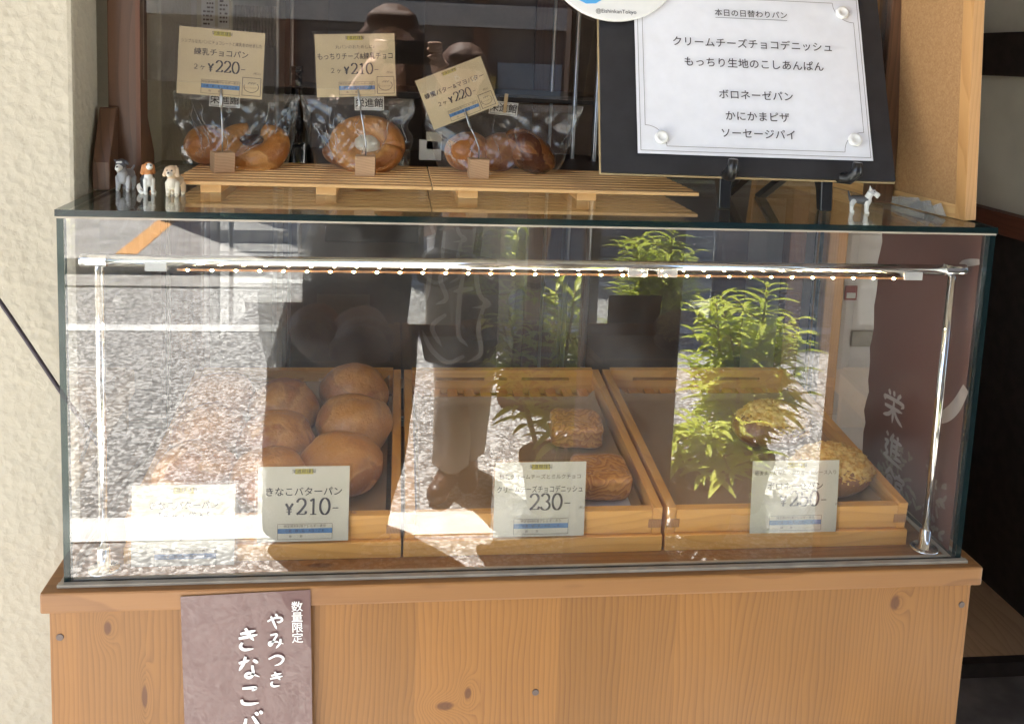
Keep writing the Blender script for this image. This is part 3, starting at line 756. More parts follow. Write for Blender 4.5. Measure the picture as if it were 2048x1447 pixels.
# ------------------------------------------------------------------ clear screen and its wooden stand
sc_ = thing('counter_screen', 'clear hanging screen held by a dark walnut post with bracket feet', 'screen', (.025, .21, H))
mb = MB().box(.003, .046, .19, .228, H + .0005, 1.5); po = mb.build('post', M['walnut'], sc_, bevel=.002)
MB().box(.0405, .0465, .1885, .19, H + .03, 1.5).build('groove_strip', M['red_timber'], po)
MB().prism([(.15, H + .0004), (.1895, H + .0004), (.1895, .585), (.182, .585), (.15, H + .038)], 0, -.006, .0165).build('foot', M['walnut'], sc_, bevel=.0015)
MB().prism([(.2285, H + .0004), (.285, H + .0004), (.285, H + .038), (.24, .585), (.2285, .585)], 0, .006, .04).build('foot', M['walnut'], sc_, bevel=.0015)
mb = MB(); mb.prism([(.0466, .6232), (1.13, .6105), (1.13, 1.45), (.0466, 1.45)], 1, .2045, .2075); mb.mi = [0, 0, 1, 1, 1, 1]
mb.build('clear_pane', [M['acrylic'], M['silicone']], sc_)
p2 = MB().box(1.13, 1.16, .19, .228, H + .0005, 1.5).build('post', M['walnut'], sc_, bevel=.002)

# card stands with cards
blk = (( .1475, .236, 24), (.3535, .2345, 0), (.5215, .2365, 3)); ZR = H + .0183
cds = [((360, 52), (532, 67), (353, 186), 'シンプルな丸パンにチョコレートと練乳をのせました', '練乳チョコパン', '¥220-', 'kraft card priced 220 yen for two choco breads, leftmost above the rack'),
       ((628, 69), (788, 67), (634, 195), '丸パンのおためしに♪', 'もっちりチーズ&練乳チョコ', '¥210-', 'kraft card priced 210 yen for two above the middle bag'),
       ((814, 170), (945, 120), (868, 260), '', '蜂蜜バター&マヨバター', '¥220-', 'kraft card tilted steeply, held above the right bag')]
labs = ('beside the dogs', 'in the middle', 'in front of the right bag')
for (bx, by, ang), (tl, tr, bl, small, name, yen, lab), side in zip(blk, cds, labs):
    yc = by - .002
    a, b, c = at(*bl, 1, yc), at(*tl, 1, yc), at(*tr, 1, yc)
    ex = (c - b).normalized(); w = (c - b).length; h = (b - a).length
    ey = (b - a); ey = (ey - ex * ey.dot(ex)).normalized(); ez = ex.cross(ey)
    Mx = Matrix(((ex.x, ey.x, ez.x, a.x), (ex.y, ey.y, ez.y, a.y), (ex.z, ey.z, ez.z, a.z), (0, 0, 0, 1)))
    L = [(small, .79, .066, .003)] if small else []
    card(lab, Mx, w, h, L + [(name, .64, .115, .007)], (yen, '２ヶ', .36, .24, .35), 'card', icon=True, group='cards held above the rack')
    t = thing('card_stand', 'small pine block with a wire card clip ' + side, 'card stand', (bx, by, ZR), 'wood block card stands')
    MB().box(-.0145, .0145, -.0145, .0145, 0, .029, Matrix.Translation((bx, by, ZR)) @ Matrix.Rotation(R(ang), 4, 'Z')).build('block', M['block_wood'], t, bevel=.0008)
    foot = a + ex * w * .52; top = foot + ey * .012 - Vector((0, .003, 0)); low = foot - ey * .02
    low = Vector((bx + (foot.x - bx) * .75, by - .003, foot.z - .016))
    MB().tube([(bx, by, ZR + .028), (bx, by, ZR + .045), ((bx * .5 + low.x * .5), by, (ZR + .05 + low.z) / 2), low], .0011, 8).build('wire', M['steel_dull'], t, smooth=True)
    MB().tube([low - (top - low) * .12, low + (top - low) * .15, low + (top - low) * .4, top], [.0014, .0032, .0026, .0012], 10, flat=.35).build('clip', M['steel_dull'], t, smooth=True)

# ------------------------------------------------------------------ bagged breads
def bag(label, top, bot, y0, seed, sticker, tilt=0.0):
    """Clear bag: flat sealed top edge, wrinkled and puffed below. top/bot = (x0, x1, z)."""
    t = thing('bread_bag', label, 'bread bag', ((bot[0] + bot[1]) / 2, y0, ZR), 'clear bags of bread on the racks')
    mb = MB(); nu, nv = 48, 40
    for side in (-1, 1):
        v = []; f = []
        for j in range(nv + 1):
            q = j / nv; e = q ** .8
            xa = bot[0] + (top[0] - bot[0]) * e; xb = bot[1] + (top[1] - bot[1]) * e
            xa += .012 * noise.noise((seed, q * 4, 1)) * math.sin(math.pi * q); xb += .012 * noise.noise((seed + 3, q * 4, 5)) * math.sin(math.pi * q)
            for i in range(nu + 1):
                u = i / nu; x = xa + (xb - xa) * u; z = bot[2] + (top[2] - bot[2]) * q
                puff = (math.sin(math.pi * u) ** .6) * (.052 * (1 - q) ** .55 * (1 - .12 * math.exp(-q * 12)) + .0012)
                s = Vector((x * 14 + seed * 5, z * 12 + side * 3, seed))
                fold = noise.noise(s) * .008 + (abs(noise.noise(Vector((x * 34 - z * 26, seed, side)))) - .25) * .013 + (abs(noise.noise(Vector((x * 24 + z * 38, seed + 5, side)))) - .25) * .012
                k = math.sin(math.pi * u) ** .5 * min(1, q * 6) * min(1, (1 - q) * 5 + .05)
                y = y0 + side * (puff + fold * k) + tilt * q
                v.append((x, y, z + (fold * .4 * k)))
        for j in range(nv):
            for i in range(nu):
                k = j * (nu + 1) + i; q = (k, k + 1, k + nu + 2, k + nu + 1); f.append(q if side < 0 else q[::-1])
        mb.add(v, f)
    rb = random.Random(int(seed * 10))
    for k in range(14):
        u0 = rb.choice((rb.uniform(.02, .25), rb.uniform(.7, .98), rb.uniform(.1, .9))); u1 = .5 + (u0 - .5) * rb.uniform(.3, 1.25); q0, q1 = rb.uniform(.35, .97), rb.uniform(.06, .5)
        if q0 - q1 < .15: q0 = min(.96, q1 + .3)
        pts = []
        for i in range(7):
            w_ = i / 6; u = min(.985, max(.015, u0 + (u1 - u0) * w_ + .012 * math.sin(w_ * 5 + k))); q = q0 + (q1 - q0) * w_
            j = int(q * nv); pi_ = j * (nu + 1) + int(u * nu); pts.append(Vector(mb.v[pi_]) + Vector((0, -.0006, 0)))
        mb.tube(pts, [.0001, .0004, .0006, .0007, .0006, .0004, .0001], 5, mi=1, cap=False, flat=.5)  # pale strand laid on the film as a painted crease glint
    mb.build('film', [M['cello'], M['fold']], t, smooth=True)
    mb = MB(); mb.box(top[0] + .002, top[1] - .002, y0 + tilt - .0016, y0 + tilt + .0016, top[2] - .012, top[2] + .0005)
    mb.build('folded_top', M['cello'], t, bevel=.001)
    x, z = sticker; Ms = face_frame((x - .022, y0 + tilt - .006, z), R(rnd.uniform(-5, 2)))
    s = MB().box(0, .045, 0, .021, -.0003, 0, Ms).build('shop_sticker', M['label_white'], t)
    mb = MB(); put_text(mb, '栄進館', .0225, .0105, .0145, Ms, bold=.012); 
    for q in ((.002, .043, .0015, .002), (.002, .043, .019, .0195)): mb.box(*q, .0001, .0002, Ms)
    for q in ((.002, .0025, .0015, .0195), (.0425, .043, .0015, .0195)): mb.box(*q, .0001, .0002, Ms)
    mb.build('lettering', M['ink'], s)
    return t
YB = .312
bag('clear bag of two choco breads on the left end of the rack', (.06, .25, .604), (.075, .232, ZR + .002), YB, 1.0, (.137, .583))
bag('clear bag of twisted cheese bread in the middle of the rack', (.25, .424, .604), (.274, .418, ZR + .002), YB, 4.0, (.355, .584))
bag('wide clear bag of glazed breads with a clothespin on its top edge', (.437, .694, .602), (.466, .656, ZR + .002), YB, 8.0, (.563, .586))

def ring_bread(name, lab, c, Rr, r, rot, mat, arc=(0, 360), flatten=.8, fill=None, seed=0):
    pts = []; rad = []; n = 30
    for i in range(n + 1):
        u = i / n; a = R(arc[0] + (arc[1] - arc[0]) * u); pts.append((Rr * math.cos(a), Rr * .8 * math.sin(a), 0))
        k = 1 if arc[1] - arc[0] >= 360 else (.35 + .75 * math.sin(math.pi * min(max(u, .02), .98)) ** .6)
        rad.append(r * k * (1 + .12 * noise.noise((u * 5 + seed, seed, 1))))
    mb = MB(); Mx = rot.to_matrix().to_4x4(); Mx.translation = c
    mb.tube(pts, rad, 22, Mx, flat=flatten)
    t = thing(name, lab, 'bread', tuple(c), 'breads in the clear bags')
    mb.build('crust', M[mat], t, smooth=True)
    if fill:
        mb = MB(); mb.ell((0, 0, r * .1), (Rr * .62, Rr * .5, r * .55), 24, 14, Mx, fn=lambda d: 1 + .2 * noise.noise(d * 3)); mb.build('filling', M[fill], t, smooth=True)
    return t
from mathutils import Euler
EU = lambda a, b, c: Euler((R(a), R(b), R(c)))
def loaf(name, lab, c, r, rot, mat, seed, sq=0):
    Mx = rot.to_matrix().to_4x4(); Mx.translation = c
    mb = MB(); mb.ell((0, 0, 0), r, 36, 20, Mx, fn=lambda d: 1 + .06 * noise.noise(d * 1.8 + Vector((seed, 0, 1))) + .015 * noise.noise(d * 6 + Vector((seed, 0, 1))))
    return tag(mb.build(name, M[mat], smooth=True, world=False), lab, 'bread', 'breads in the clear bags')
loaf('bread', 'soft roll with dark filling, left one in the left bag', Vector((.111, YB, ZR + .03)), (.035, .032, .03), EU(0, 0, 20), 'soft_bread', 1)
ring_bread('bread', 'crescent bread with chocolate cream, right one in the left bag', Vector((.18, YB - .005, ZR + .031)), .036, .026, EU(52, 0, -12), 'soft_bread', (-250, 70), .9, 'choco', 2)
ring_bread('bread', 'ring bread with pale cream centre leaning in the middle bag', Vector((.354, YB - .008, ZR + .036)), .038, .0225, EU(58, 8, -8), 'soft_bread', (0, 360), .85, 'cream', 3)
loaf('bread', 'plain roll lying under the ring bread in the middle bag', Vector((.318, YB + .002, ZR + .022)), (.034, .026, .021), EU(0, 10, 0), 'roll', 4)
loaf('bread', 'plain soft roll behind the block, left in the right bag', Vector((.512, YB, ZR + .031)), (.038, .036, .031), EU(0, 0, 10), 'soft_bread', 5)
loaf('bread', 'dark glazed roll at the front right of the right bag', Vector((.607, YB - .012, ZR + .035)), (.047, .034, .03), EU(10, 32, -10), 'glazed', 6)
loaf('bread', 'brown roll lying in the centre of the right bag', Vector((.562, YB - .002, ZR + .032)), (.037, .034, .031), EU(0, -12, 0), 'roll', 7)
cp = thing('clothespin', 'tiny wooden clothespin on the top edge of the right bag', 'clothespin', (.567, YB, .6))
Mc = Matrix.Translation((.566, YB - .009, .592)) @ Matrix.Rotation(R(5), 4, 'Y')
MB().box(-.0025, .0025, -.0015, .0015, -.004, .026, Mc).build('front_half', M['clothespin'], cp, bevel=.0006)
MB().box(-.0025, .0025, .004, .007, -.004, .026, Mc).build('rear_half', M['clothespin'], cp, bevel=.0006)
MB().box(-.0028, .0028, .0015, .004, .008, .011, Mc).build('spring', M['steel_dull'], cp)

# ------------------------------------------------------------------ blackboard on its plate stand
BS = 1.135
bo = CAM + (Vector((.6917, -.0335, .5642)) - CAM) * BS
MBd = Matrix.Translation(bo) @ Matrix.Rotation(-.051, 4, 'Z') @ Matrix.Rotation(R(90) - .3852, 4, 'X')
bd = thing('menu_board', 'black board leaning back on a black stand, holding the white menu sheet', 'blackboard', tuple(MBd @ Vector((.15, -.028, -.01))))
MB().box(-.0505, .369, -.0275, .36, -.007, -.0009, MBd).build('board', [M['black_board']], bd, bevel=.0004)
MB().box(-.0525, .371, -.0295, .362, -.0095, -.0072, MBd).build('backing', M['board_edge'], bd)
ms = thing('menu_sheet', 'white menu sheet with curly corner frame pinned to the blackboard', 'sign', tuple(MBd @ Vector((.17, 0, .001))))
mb = MB(); nu, nv = 24, 18; PW, PH = .297 * BS, .21 * BS + .012
mb.add([(PW * i / nu, PH * j / nv, .0012 + .0018 * (1 + noise.noise((i * .22, j * .25, 3))) * (abs(i / nu - .5) * 1.2 + .2)) for j in range(nv + 1) for i in range(nu + 1)],
       [(j * (nu + 1) + i, j * (nu + 1) + i + 1, (j + 1) * (nu + 1) + i + 1, (j + 1) * (nu + 1) + i) for j in range(nv) for i in range(nu)], 0, MBd)
mb.build('sheet', M['white_paper'], ms, smooth=True)
mb = MB(); LZ = .0052
for s, y, sz, b in (('本日の日替わりパン', .196, .0104, .007), ('クリームチーズチョコデニッシュ', .154, .0136, .007), ('もっちり生地のこしあんぱん', .127, .0136, .007), ('ボロネーゼパン', .085, .0134, .007), ('かにかまピザ', .057, .0134, .007), ('ソーセージパイ', .0345, .0134, .007)):
    put_text(mb, s, .152 * BS, (y - .006) * BS, sz * BS, MBd, lift=LZ, bold=b, spacing=1.06)
mb.box(.105 * BS, .199 * BS, .1835 * BS, .184 * BS, LZ - .0002, LZ, MBd)
mb.build('lettering', M['ink'], ms)
mb = MB(); m0, m1, r_ = .007, .011, .03
def fr(a, c, ro):
    x0, x1, y0, y1 = a, PW - a, a, PH - a - c; o = []
    for cx_, cy_, s0 in ((x0, y0, 90), (x1, y0, 180), (x1, y1, 270), (x0, y1, 360)):
        o += [(cx_ + ro * math.cos(R(s0 - 90 * k / 8)), cy_ + ro * math.sin(R(s0 - 90 * k / 8))) for k in range(9)] if ro else [(cx_, cy_)]
    return o + o[:1]
for ln in (fr(m0 - .003, 0, 0), fr(m1, 0, r_)):
    for a, b in zip(ln[:-1], ln[1:]): brush(mb, [a, b], .0006, MBd, lift=LZ - .0003, taper=False)
mb.build('ruled_frame', M['ink_soft'], ms)
for (x, y, w_) in ((.015, .196, 'top left'), (.272, .197, 'top right'), (.029, .02, 'bottom left'), (.274, .0255, 'bottom right')):
    mb = MB(); mb.lathe([(.0088, .004), (.0095, .0056), (.0095, .009), (.0085, .0108), (.0055, .0114), (.005, .0106)], (0, 0, 0), 28, MBd @ Matrix.Translation((x * BS, y * BS, .0008)))
    tag(mb.build('magnet', M['white_plastic'], smooth=True), 'white round magnet at the %s corner of the menu sheet' % w_, 'magnet', 'white magnets on the menu sheet')
sg = thing('round_sign', 'white round sign with a blue bird, overlapping the blackboard top', 'sign', tuple(MBd @ Vector((-.005, .3, .004))))
Mg = MBd @ Matrix.Translation((-.027 * BS, .2585 * BS, .0125))
MB().lathe([(.0985, -.006), (.1, -.005), (.1, -.001), (.099, 0)], (0, 0, 0), 64, Mg).build('disc', M['white_plastic'], sg)
mb = MB(); put_text(mb, '@EishinkanTokyo', .002, -.0865, .0085, Mg, lift=.0006, sx=.95); mb.build('lettering', M['ink'], sg)
mb = MB(); bp = [(-.062, -.088), (-.05, -.094), (-.036, -.093), (-.026, -.086), (-.02, -.074), (-.018, -.064), (-.012, -.058), (-.019, -.057), (-.012, -.05), (-.021, -.053), (-.03, -.049), (-.038, -.053), (-.04, -.06), (-.05, -.058), (-.06, -.05), (-.062, -.058), (-.058, -.064), (-.063, -.062), (-.061, -.07), (-.055, -.074), (-.059, -.074), (-.055, -.08), (-.049, -.082), (-.054, -.087)]
bp = [(a_ + .009, b_ + .018) for a_, b_ in bp]; mb.prism(bp, 2, .0003, .0007, Mg); mb.build('bird_mark', M['bird_blue'], sg)

es = thing('plate_stand', 'black plastic easel with hooked arms under the blackboard', 'easel', (.93, .15, H))
def bar(pts, w, x0, x1): return [(p[0], p[1]) for p in pts]
for x, dx in ((.8585, -.002), (1.0085, .028)):
    lg = MB(); lg.prism([(.1, H + .0004), (.114, H + .0004), (.122, H + .03), (.136, H + .05), (.128, H + .066), (.112, H + .064), (.104, H + .046)], 0, x - .0085, x + .0085)
    lo_ = lg.build('front_leg', M['black_plastic'], es, bevel=.0025, seg=3)
    MB().tube([(x, .116, H + .054), (x + dx * .4, .1, H + .05), (x + dx * .8, .086, H + .05), (x + dx, .077, H + .06), (x + dx, .076, H + .074)], [.0085, .0085, .0085, .0085, .0065], 14).build('hook', M['black_plastic'], es, smooth=True)
MB().box(.8675, .9995, .12, .128, H + .04, H + .058).build('cross_bar', M['black_plastic'], es, bevel=.002)
for x in (.905, .962): MB().prism([(.128, H + .046), (.14, H + .05), (.232, H + .004), (.232, H + .0004), (.218, H + .0004)], 0, x - .007, x + .007).build('rear_leg', M['black_plastic'], es, bevel=.0015)
MB().prism([(.139, H + .04), (.146, H + .04), (.19, H + .14), (.183, H + .14)], 0, .925, .942).build('back_prop', M['black_plastic'], es, bevel=.0015)

# ------------------------------------------------------------------ cork board on the right end
cb = thing('cork_board', 'framed cork board standing on edge at the right end of the case', 'notice board', (1.18, .3, H))
Mk = Matrix.Translation((1.1915, .043, H + .0008)) @ Matrix.Rotation(.108, 4, 'Z') @ Matrix.Rotation(R(-4.2), 4, 'Y')
L, HB, th = .6, .62, .018
MB().box(-.009, -.006, .018, L - .018, .018, HB - .018, Mk).build('cork_sheet', M['cork'], cb)
for y in (0, L - .02): MB().box(-th + .008, .008, y, y + .02, .0005, HB, Mk).build('frame_stile', M['cork_frame'], cb, bevel=.0012)
for z in (.0005, HB - .02): MB().box(-th + .0085, .0075, .0201, L - .0201, z, z + .02, Mk).build('frame_rail', M['cork_rail'], cb, bevel=.001)
mb = MB()
for (a, b) in ((.028, .06), (.05, .1), (.075, .15)):
    mb.prism([(a, .003), (a + .012, .02), (b, .012), (b + .03, .016), (b + .05, .002), (b, .0015)], 0, -.0175, -.0168 - a * .004, Mk)
mb.build('peeling_film', M['clear_plastic'], cb)

# ------------------------------------------------------------------ dog figures
GR, DG, WH, BK, TN, OR = (.28, .28, .3), (.09, .09, .1), (.78, .76, .7), (.02, .02, .022), (.62, .42, .24), (.5, .2, .06)
LC, CR, PK = (.66, .47, .3), (.78, .68, .54), (.6, .25, .22)
def dog(lab, c, rz, prims, sc=1.0):
    t = thing('dog_figure', lab, 'figurine', tuple(c), 'little dog figures on the case')
    Mr = Matrix.Rotation(rz, 3, 'Z') * sc
    pr = [(Mr @ Vector(p[0]), p[1] * sc, Mr @ Vector(p[2]), p[3] * sc, p[4]) for p in prims if len(p) == 5]
    blob('body', pr, M['paint'], t, voxel=.0007, smooth=2, factor=.4)
    for p in prims:
        if len(p) == 3: MB().ell(Mr @ Vector(p[1]), (p[2] * sc,) * 3, 10, 6).build(p[0], M['black_plastic'], t, smooth=True, world=False)
def legs(xs, ys, top, col, r=.0031, paw=None):
    return [q for x in xs for y in ys for q in (((x, y, .003), r * .85, (x * .95, y, top), r * 1.15, col), ((x, y - .0022, .0018), .0025, (x, y, .0022), .0026, paw or col))]
# grey schnauzer, facing the street
dog('grey and white schnauzer figure standing leftmost with its mouth open', (.034, .158, H), R(-6),
    legs((-.0068, .0068), (-.0075,), .018, (.55, .55, .57), .0034) + legs((-.006, .006), (.014,), .016, GR, .0032) + [
    ((0, -.006, .021), .0085, (0, .013, .0205), .0078, GR), ((0, -.009, .0225), .0072, (0, -.009, .016), .0064, (.42, .42, .44)), ((0, -.009, .026), .006, (-.001, -.011, .033), .006, GR),
    ((-.0012, -.012, .0365), .0068, (-.0012, -.0095, .0375), .0066, DG), ((-.0016, -.0165, .0335), .0048, (-.0016, -.0205, .0322), .0038, WH), ((-.0016, -.019, .0292), .0028, (-.0016, -.0195, .0278), .002, (.5, .46, .44)),
    ((-.0068, -.0105, .0405), .0024, (-.0088, -.013, .0425), .0013, DG), ((.0048, -.0105, .04), .0024, (.0088, -.0125, .0375), .0016, DG), ((-.004, -.0165, .0395), .0017, (.001, -.0165, .0398), .0017, WH),
    ((0, .019, .024), .0022, (.003, .023, .031), .0013, GR), ((-.0016, -.0232, .0345), .0013, (-.0016, -.0235, .0345), .0012, BK), ((-.0016, -.0205, .0303), .0014, (-.0016, -.0212, .0298), .0012, PK),
    ('eye', (-.0042, -.0182, .0375), .001), ('eye', (.0012, -.0182, .0375), .001)])
# beagle pup sitting, looking up to the right
dog('black white and tan beagle pup figure sitting with its muzzle raised', (.0695, .133, H), R(28),
    legs((-.0045, .005), (-.008,), .019, WH, .0029) + [((-.007, .006, .0045), .0046, (-.0065, .0085, .008), .0056, (.7, .62, .52)), ((.007, .006, .0045), .0046, (.0065, .0085, .008), .0056, OR),
    ((-.008, -.004, .0022), .0026, (-.008, .002, .0026), .003, WH), ((.008, -.004, .0022), .0026, (.008, .002, .0026), .003, WH),
    ((0, .007, .0095), .0085, (0, -.001, .0215), .0072, BK), ((0, -.006, .0155), .0058, (0, -.0055, .0235), .0055, WH), ((-.0055, .001, .019), .004, (-.005, -.003, .024), .003, BK),
    ((0, -.004, .026), .0052, (0, -.0055, .031), .0052, OR), ((0, -.006, .0355), .0066, (0, -.005, .037), .0062, OR), ((0, -.011, .0372), .0042, (0, -.0152, .0392), .0031, WH), ((0, -.009, .0395), .0028, (0, -.0125, .0405), .002, WH),
    ((-.0058, -.0035, .0375), .0026, (-.0072, -.003, .0285), .0026, OR), ((.0058, -.0035, .0375), .0026, (.0072, -.003, .0285), .0026, OR), ((0, .014, .006), .002, (.002, .021, .009), .0012, WH),
    ('nose', (0, -.0184, .0398), .0013), ('eye', (-.0034, -.0112, .0398), .0009), ('eye', (.0034, -.0112, .0398), .0009)])
# pale labrador pup
dog('cream labrador pup figure with drooping ears and raised tail', (.1065, .123, H), R(-8),
    legs((-.0055, .0062), (-.007,), .017, CR, .0037) + legs((-.007, .007), (.0135,), .014, LC, .0034, CR) + [
    ((0, -.005, .0185), .0082, (0, .0125, .0185), .0078, LC), ((0, -.0085, .0195), .0068, (0, -.0085, .0145), .0058, CR), ((0, -.0075, .0245), .006, (0, -.009, .029), .006, LC),
    ((0, -.0105, .0335), .0074, (0, -.0085, .0345), .007, LC), ((0, -.016, .031), .0044, (0, -.0182, .0302), .0036, CR), ((-.0066, -.0085, .0365), .0026, (-.0086, -.011, .0285), .0029, LC), ((.0066, -.0085, .0365), .0026, (.0086, -.011, .0285), .0029, LC),
    ((-.002, .0185, .0235), .0024, (-.006, .0215, .0365), .0013, LC), ('nose', (0, -.0212, .0325), .0014), ('eye', (-.0031, -.0168, .0352), .0011), ('eye', (.0031, -.0168, .0352), .0011)])
# schnauzer in profile on the right
dog('black backed white schnauzer figure walking alone before the cork board', (1.057, .097, H), R(66),
    legs((-.0048, .005), (-.0095,), .018, WH, .0032) + legs((-.0048, .005), (.0125,), .0135, WH, .0027) + [((-.0048, .0125, .0135), .0036, (-.004, .0105, .018), .0042, (.6, .58, .54)), ((.005, .0125, .0135), .0036, (.004, .0105, .018), .0042, (.6, .58, .54)),
    ((0, -.008, .0205), .0068, (0, .0125, .0205), .0056, (.1, .095, .09)), ((0, -.0095, .0165), .0056, (0, -.0105, .021), .006, WH), ((0, -.004, .025), .0034, (0, .012, .0245), .003, (.06, .055, .05)),
    ((0, -.0105, .0255), .0055, (0, -.013, .0315), .0054, WH), ((0, -.0145, .0345), .0056, (0, -.0175, .0345), .0046, (.5, .48, .46)), ((0, -.021, .032), .004, (0, -.0245, .0308), .0036, WH), ((0, -.0235, .028), .003, (0, -.024, .0268), .002, WH),
    ((0, -.0135, .0385), .0034, (0, -.0165, .038), .0028, (.07, .06, .06)), ((-.0036, -.0125, .0385), .0021, (-.0042, -.0118, .0445), .0007, WH), ((.0036, -.0125, .0385), .0021, (.0042, -.0118, .0445), .0007, (.12, .1, .1)),
    ((0, .0165, .0225), .0022, (0, .0195, .0335), .0011, (.08, .07, .07)), ('nose', (0, -.0285, .032), .0015), ('eye', (-.0036, -.0185, .0358), .001), ('eye', (.0036, -.0185, .0358), .001)], .9)

# ------------------------------------------------------------------ posters and wire
KANA = {'き': [[(.2, .27), (.78, .16)], [(.14, .45), (.84, .33)], [(.4, .04), (.52, .3), (.7, .56)], [(.27, .62), (.2, .78), (.34, .92), (.68, .9)]],
        'や': [[(.06, .48), (.45, .3), (.78, .3), (.86, .45), (.7, .56), (.56, .52)], [(.5, .06), (.62, .2)], [(.26, .18), (.42, .6), (.56, .97)]],
        'み': [[(.2, .15), (.56, .12), (.4, .45), (.22, .76), (.12, .68), (.2, .56), (.5, .56), (.92, .72)], [(.76, .4), (.72, .68), (.5, .96)]],
        'つ': [[(.08, .42), (.5, .24), (.82, .33), (.88, .52), (.7, .74), (.4, .84)]],
        'な': [[(.12, .3), (.52, .2)], [(.38, .05), (.28, .35), (.12, .62)], [(.66, .2), (.84, .34)], [(.62, .42), (.64, .78), (.5, .93), (.36, .84), (.5, .74), (.88, .92)]],
        'こ': [[(.22, .2), (.72, .2), (.58, .32)], [(.18, .66), (.24, .82), (.5, .87), (.84, .84)]],
        'バ': [[(.34, .3), (.26, .6), (.06, .88)], [(.58, .22), (.76, .55), (.92, .88)], [(.7, .06), (.8, .2)], [(.86, .02), (.96, .15)]],
        '栄': [[(.22, .06), (.32, .2)], [(.47, .02), (.5, .18)], [(.8, .02), (.64, .2)], [(.1, .42), (.08, .32), (.9, .26), (.84, .4)], [(.08, .58), (.92, .5)], [(.5, .34), (.5, .98)], [(.48, .58), (.3, .78), (.04, .9)], [(.52, .56), (.7, .76), (.98, .9)]],
        '進': [[(.1, .1), (.22, .2)], [(.04, .4), (.22, .38), (.12, .6), (.24, .74), (.04, .86)], [(.04, .86), (.4, .9), (.98, .92)], [(.48, .04), (.3, .34)], [(.42, .24), (.42, .8)], [(.66, .04), (.72, .16)], [(.42, .25), (.92, .2)], [(.44, .42), (.88, .38)], [(.44, .58), (.88, .54)], [(.66, .2), (.66, .74)], [(.42, .76), (.96, .72)]],
        '館': [[(.26, .02), (.02, .34)], [(.26, .04), (.48, .26)], [(.14, .34), (.38, .3)], [(.14, .34), (.14, .92), (.3, .82)], [(.38, .3), (.38, .62)], [(.16, .48), (.38, .46)], [(.16, .64), (.38, .62)], [(.28, .66), (.46, .9)], [(.72, .02), (.74, .14)], [(.54, .3), (.54, .2), (.96, .16), (.92, .3)], [(.6, .34), (.6, .96)], [(.6, .36), (.88, .34), (.88, .52)], [(.6, .54), (.88, .52)], [(.6, .66), (.9, .64), (.9, .92)], [(.6, .92), (.9, .9)]]}
def kana(mb, ch, x, y, s, w, Mx, lift=.0006):
    for st in KANA[ch]: brush(mb, [(x + a * s, y - b * s) for a, b in st], w, Mx, lift)
ps = thing('paper_poster', 'brown laminated poster with white brush lettering taped below the glass', 'poster', (.225, -.02, -.2))
a = at(361, 1192, 1, -.0196); b = at(621, 1178, 1, -.0196)
PWp = (b - a).length; Mp = face_frame(a, -math.atan2(b.z - a.z, b.x - a.x) * -1)
mb = MB(); nu, nv = 30, 50; PHp = .42
mb.add([(PWp * i / nu, -PHp * j / nv, .0004 + (.0011 * noise.noise((i * .16, j * .16, 2)) + .0006 * noise.noise((i * .4, j * .45, 7)) + .0012) * min(1, j * .1)) for j in range(nv + 1) for i in range(nu + 1)],
       [(j * (nu + 1) + i, (j + 1) * (nu + 1) + i, (j + 1) * (nu + 1) + i + 1, j * (nu + 1) + i + 1) for j in range(nv) for i in range(nu)], 0, Mp)
mb.build('sheet', M['brown_print'], ps, smooth=True)
mb = MB(); LP = .0034
for i, ch in enumerate('数量限定'): put_text(mb, ch, PWp * .895, -.021 - i * .0142, .0148, Mp, lift=LP, bold=.006)
for i, ch in enumerate('やみつき'): kana(mb, ch, PWp * .655, -.027 - i * .0265, .0225, .0027, Mp, LP)
for i, ch in enumerate('きなこバ'): kana(mb, ch, PWp * .41, -.044 - i * .0385, .033, .0038, Mp, LP)
mb.build('lettering', M['white_ink'], ps)

# brown banner on the inside of the right hand glass
bn = thing('side_banner', 'brown banner with white brush characters on the right end of the case', 'banner', (1.19, .2, .2))
Mn = Matrix.Translation((1.1905, .40, 0)) @ Matrix.Rotation(R(-90), 4, 'Z') @ Matrix.Rotation(R(90), 4, 'X')   # x runs towards the street, y up, faces the case
o_ = []
for j in range(25): o_.append((.165 + .0 * j + (.012 * noise.noise((j * .5, 1, 1)) + (.02 if j < 5 else 0) * (1 - j / 5)) - (.0 if j > 3 else .01), .02 + (.455 - .02) * j / 24))
poly = [(.386, .006), (.386, .462)] + [(p[0] - .03, p[1]) for p in o_[::-1]]
mb = MB(); mb.prism(poly, 2, -.0003, .0003, Mn); mb.build('sheet', M['brown_print2'], bn)
mb = MB()
for ch, bx_, by_, sz_ in (('栄', .188, .178, .06), ('進', .2, .112, .056), ('館', .212, .056, .054)):
    for st in KANA[ch]: brush(mb, [(bx_ + a_ * sz_, by_ - b_ * sz_ * .9) for a_, b_ in st], .0058, Mn, .0012)
brush(mb, [(.388, .247), (.372, .216), (.352, .193), (.328, .176)], .017, Mn, .0012); brush(mb, [(.388, .425), (.366, .419), (.345, .412)], .009, Mn, .0012)
mb.build('lettering', M['pale_ink'], bn)
mb = MB(); r3 = random.Random(4)
for i in range(46):
    x, y = r3.uniform(.19, .37), r3.uniform(.012, .1)
    for k in range(3): brush(mb, [(x, y), (x + r3.uniform(-.014, .014), y + r3.uniform(-.008, .012))], .005, Mn, .0009 + .0001 * k)
mb.build('blossom_print', plain('faded_blossom_print', (.2, .15, .12), .6), bn)
kp = thing('tan_flap', 'flat tan flap in the top right corner of the case', 'paper', (1.19, .3, .4))
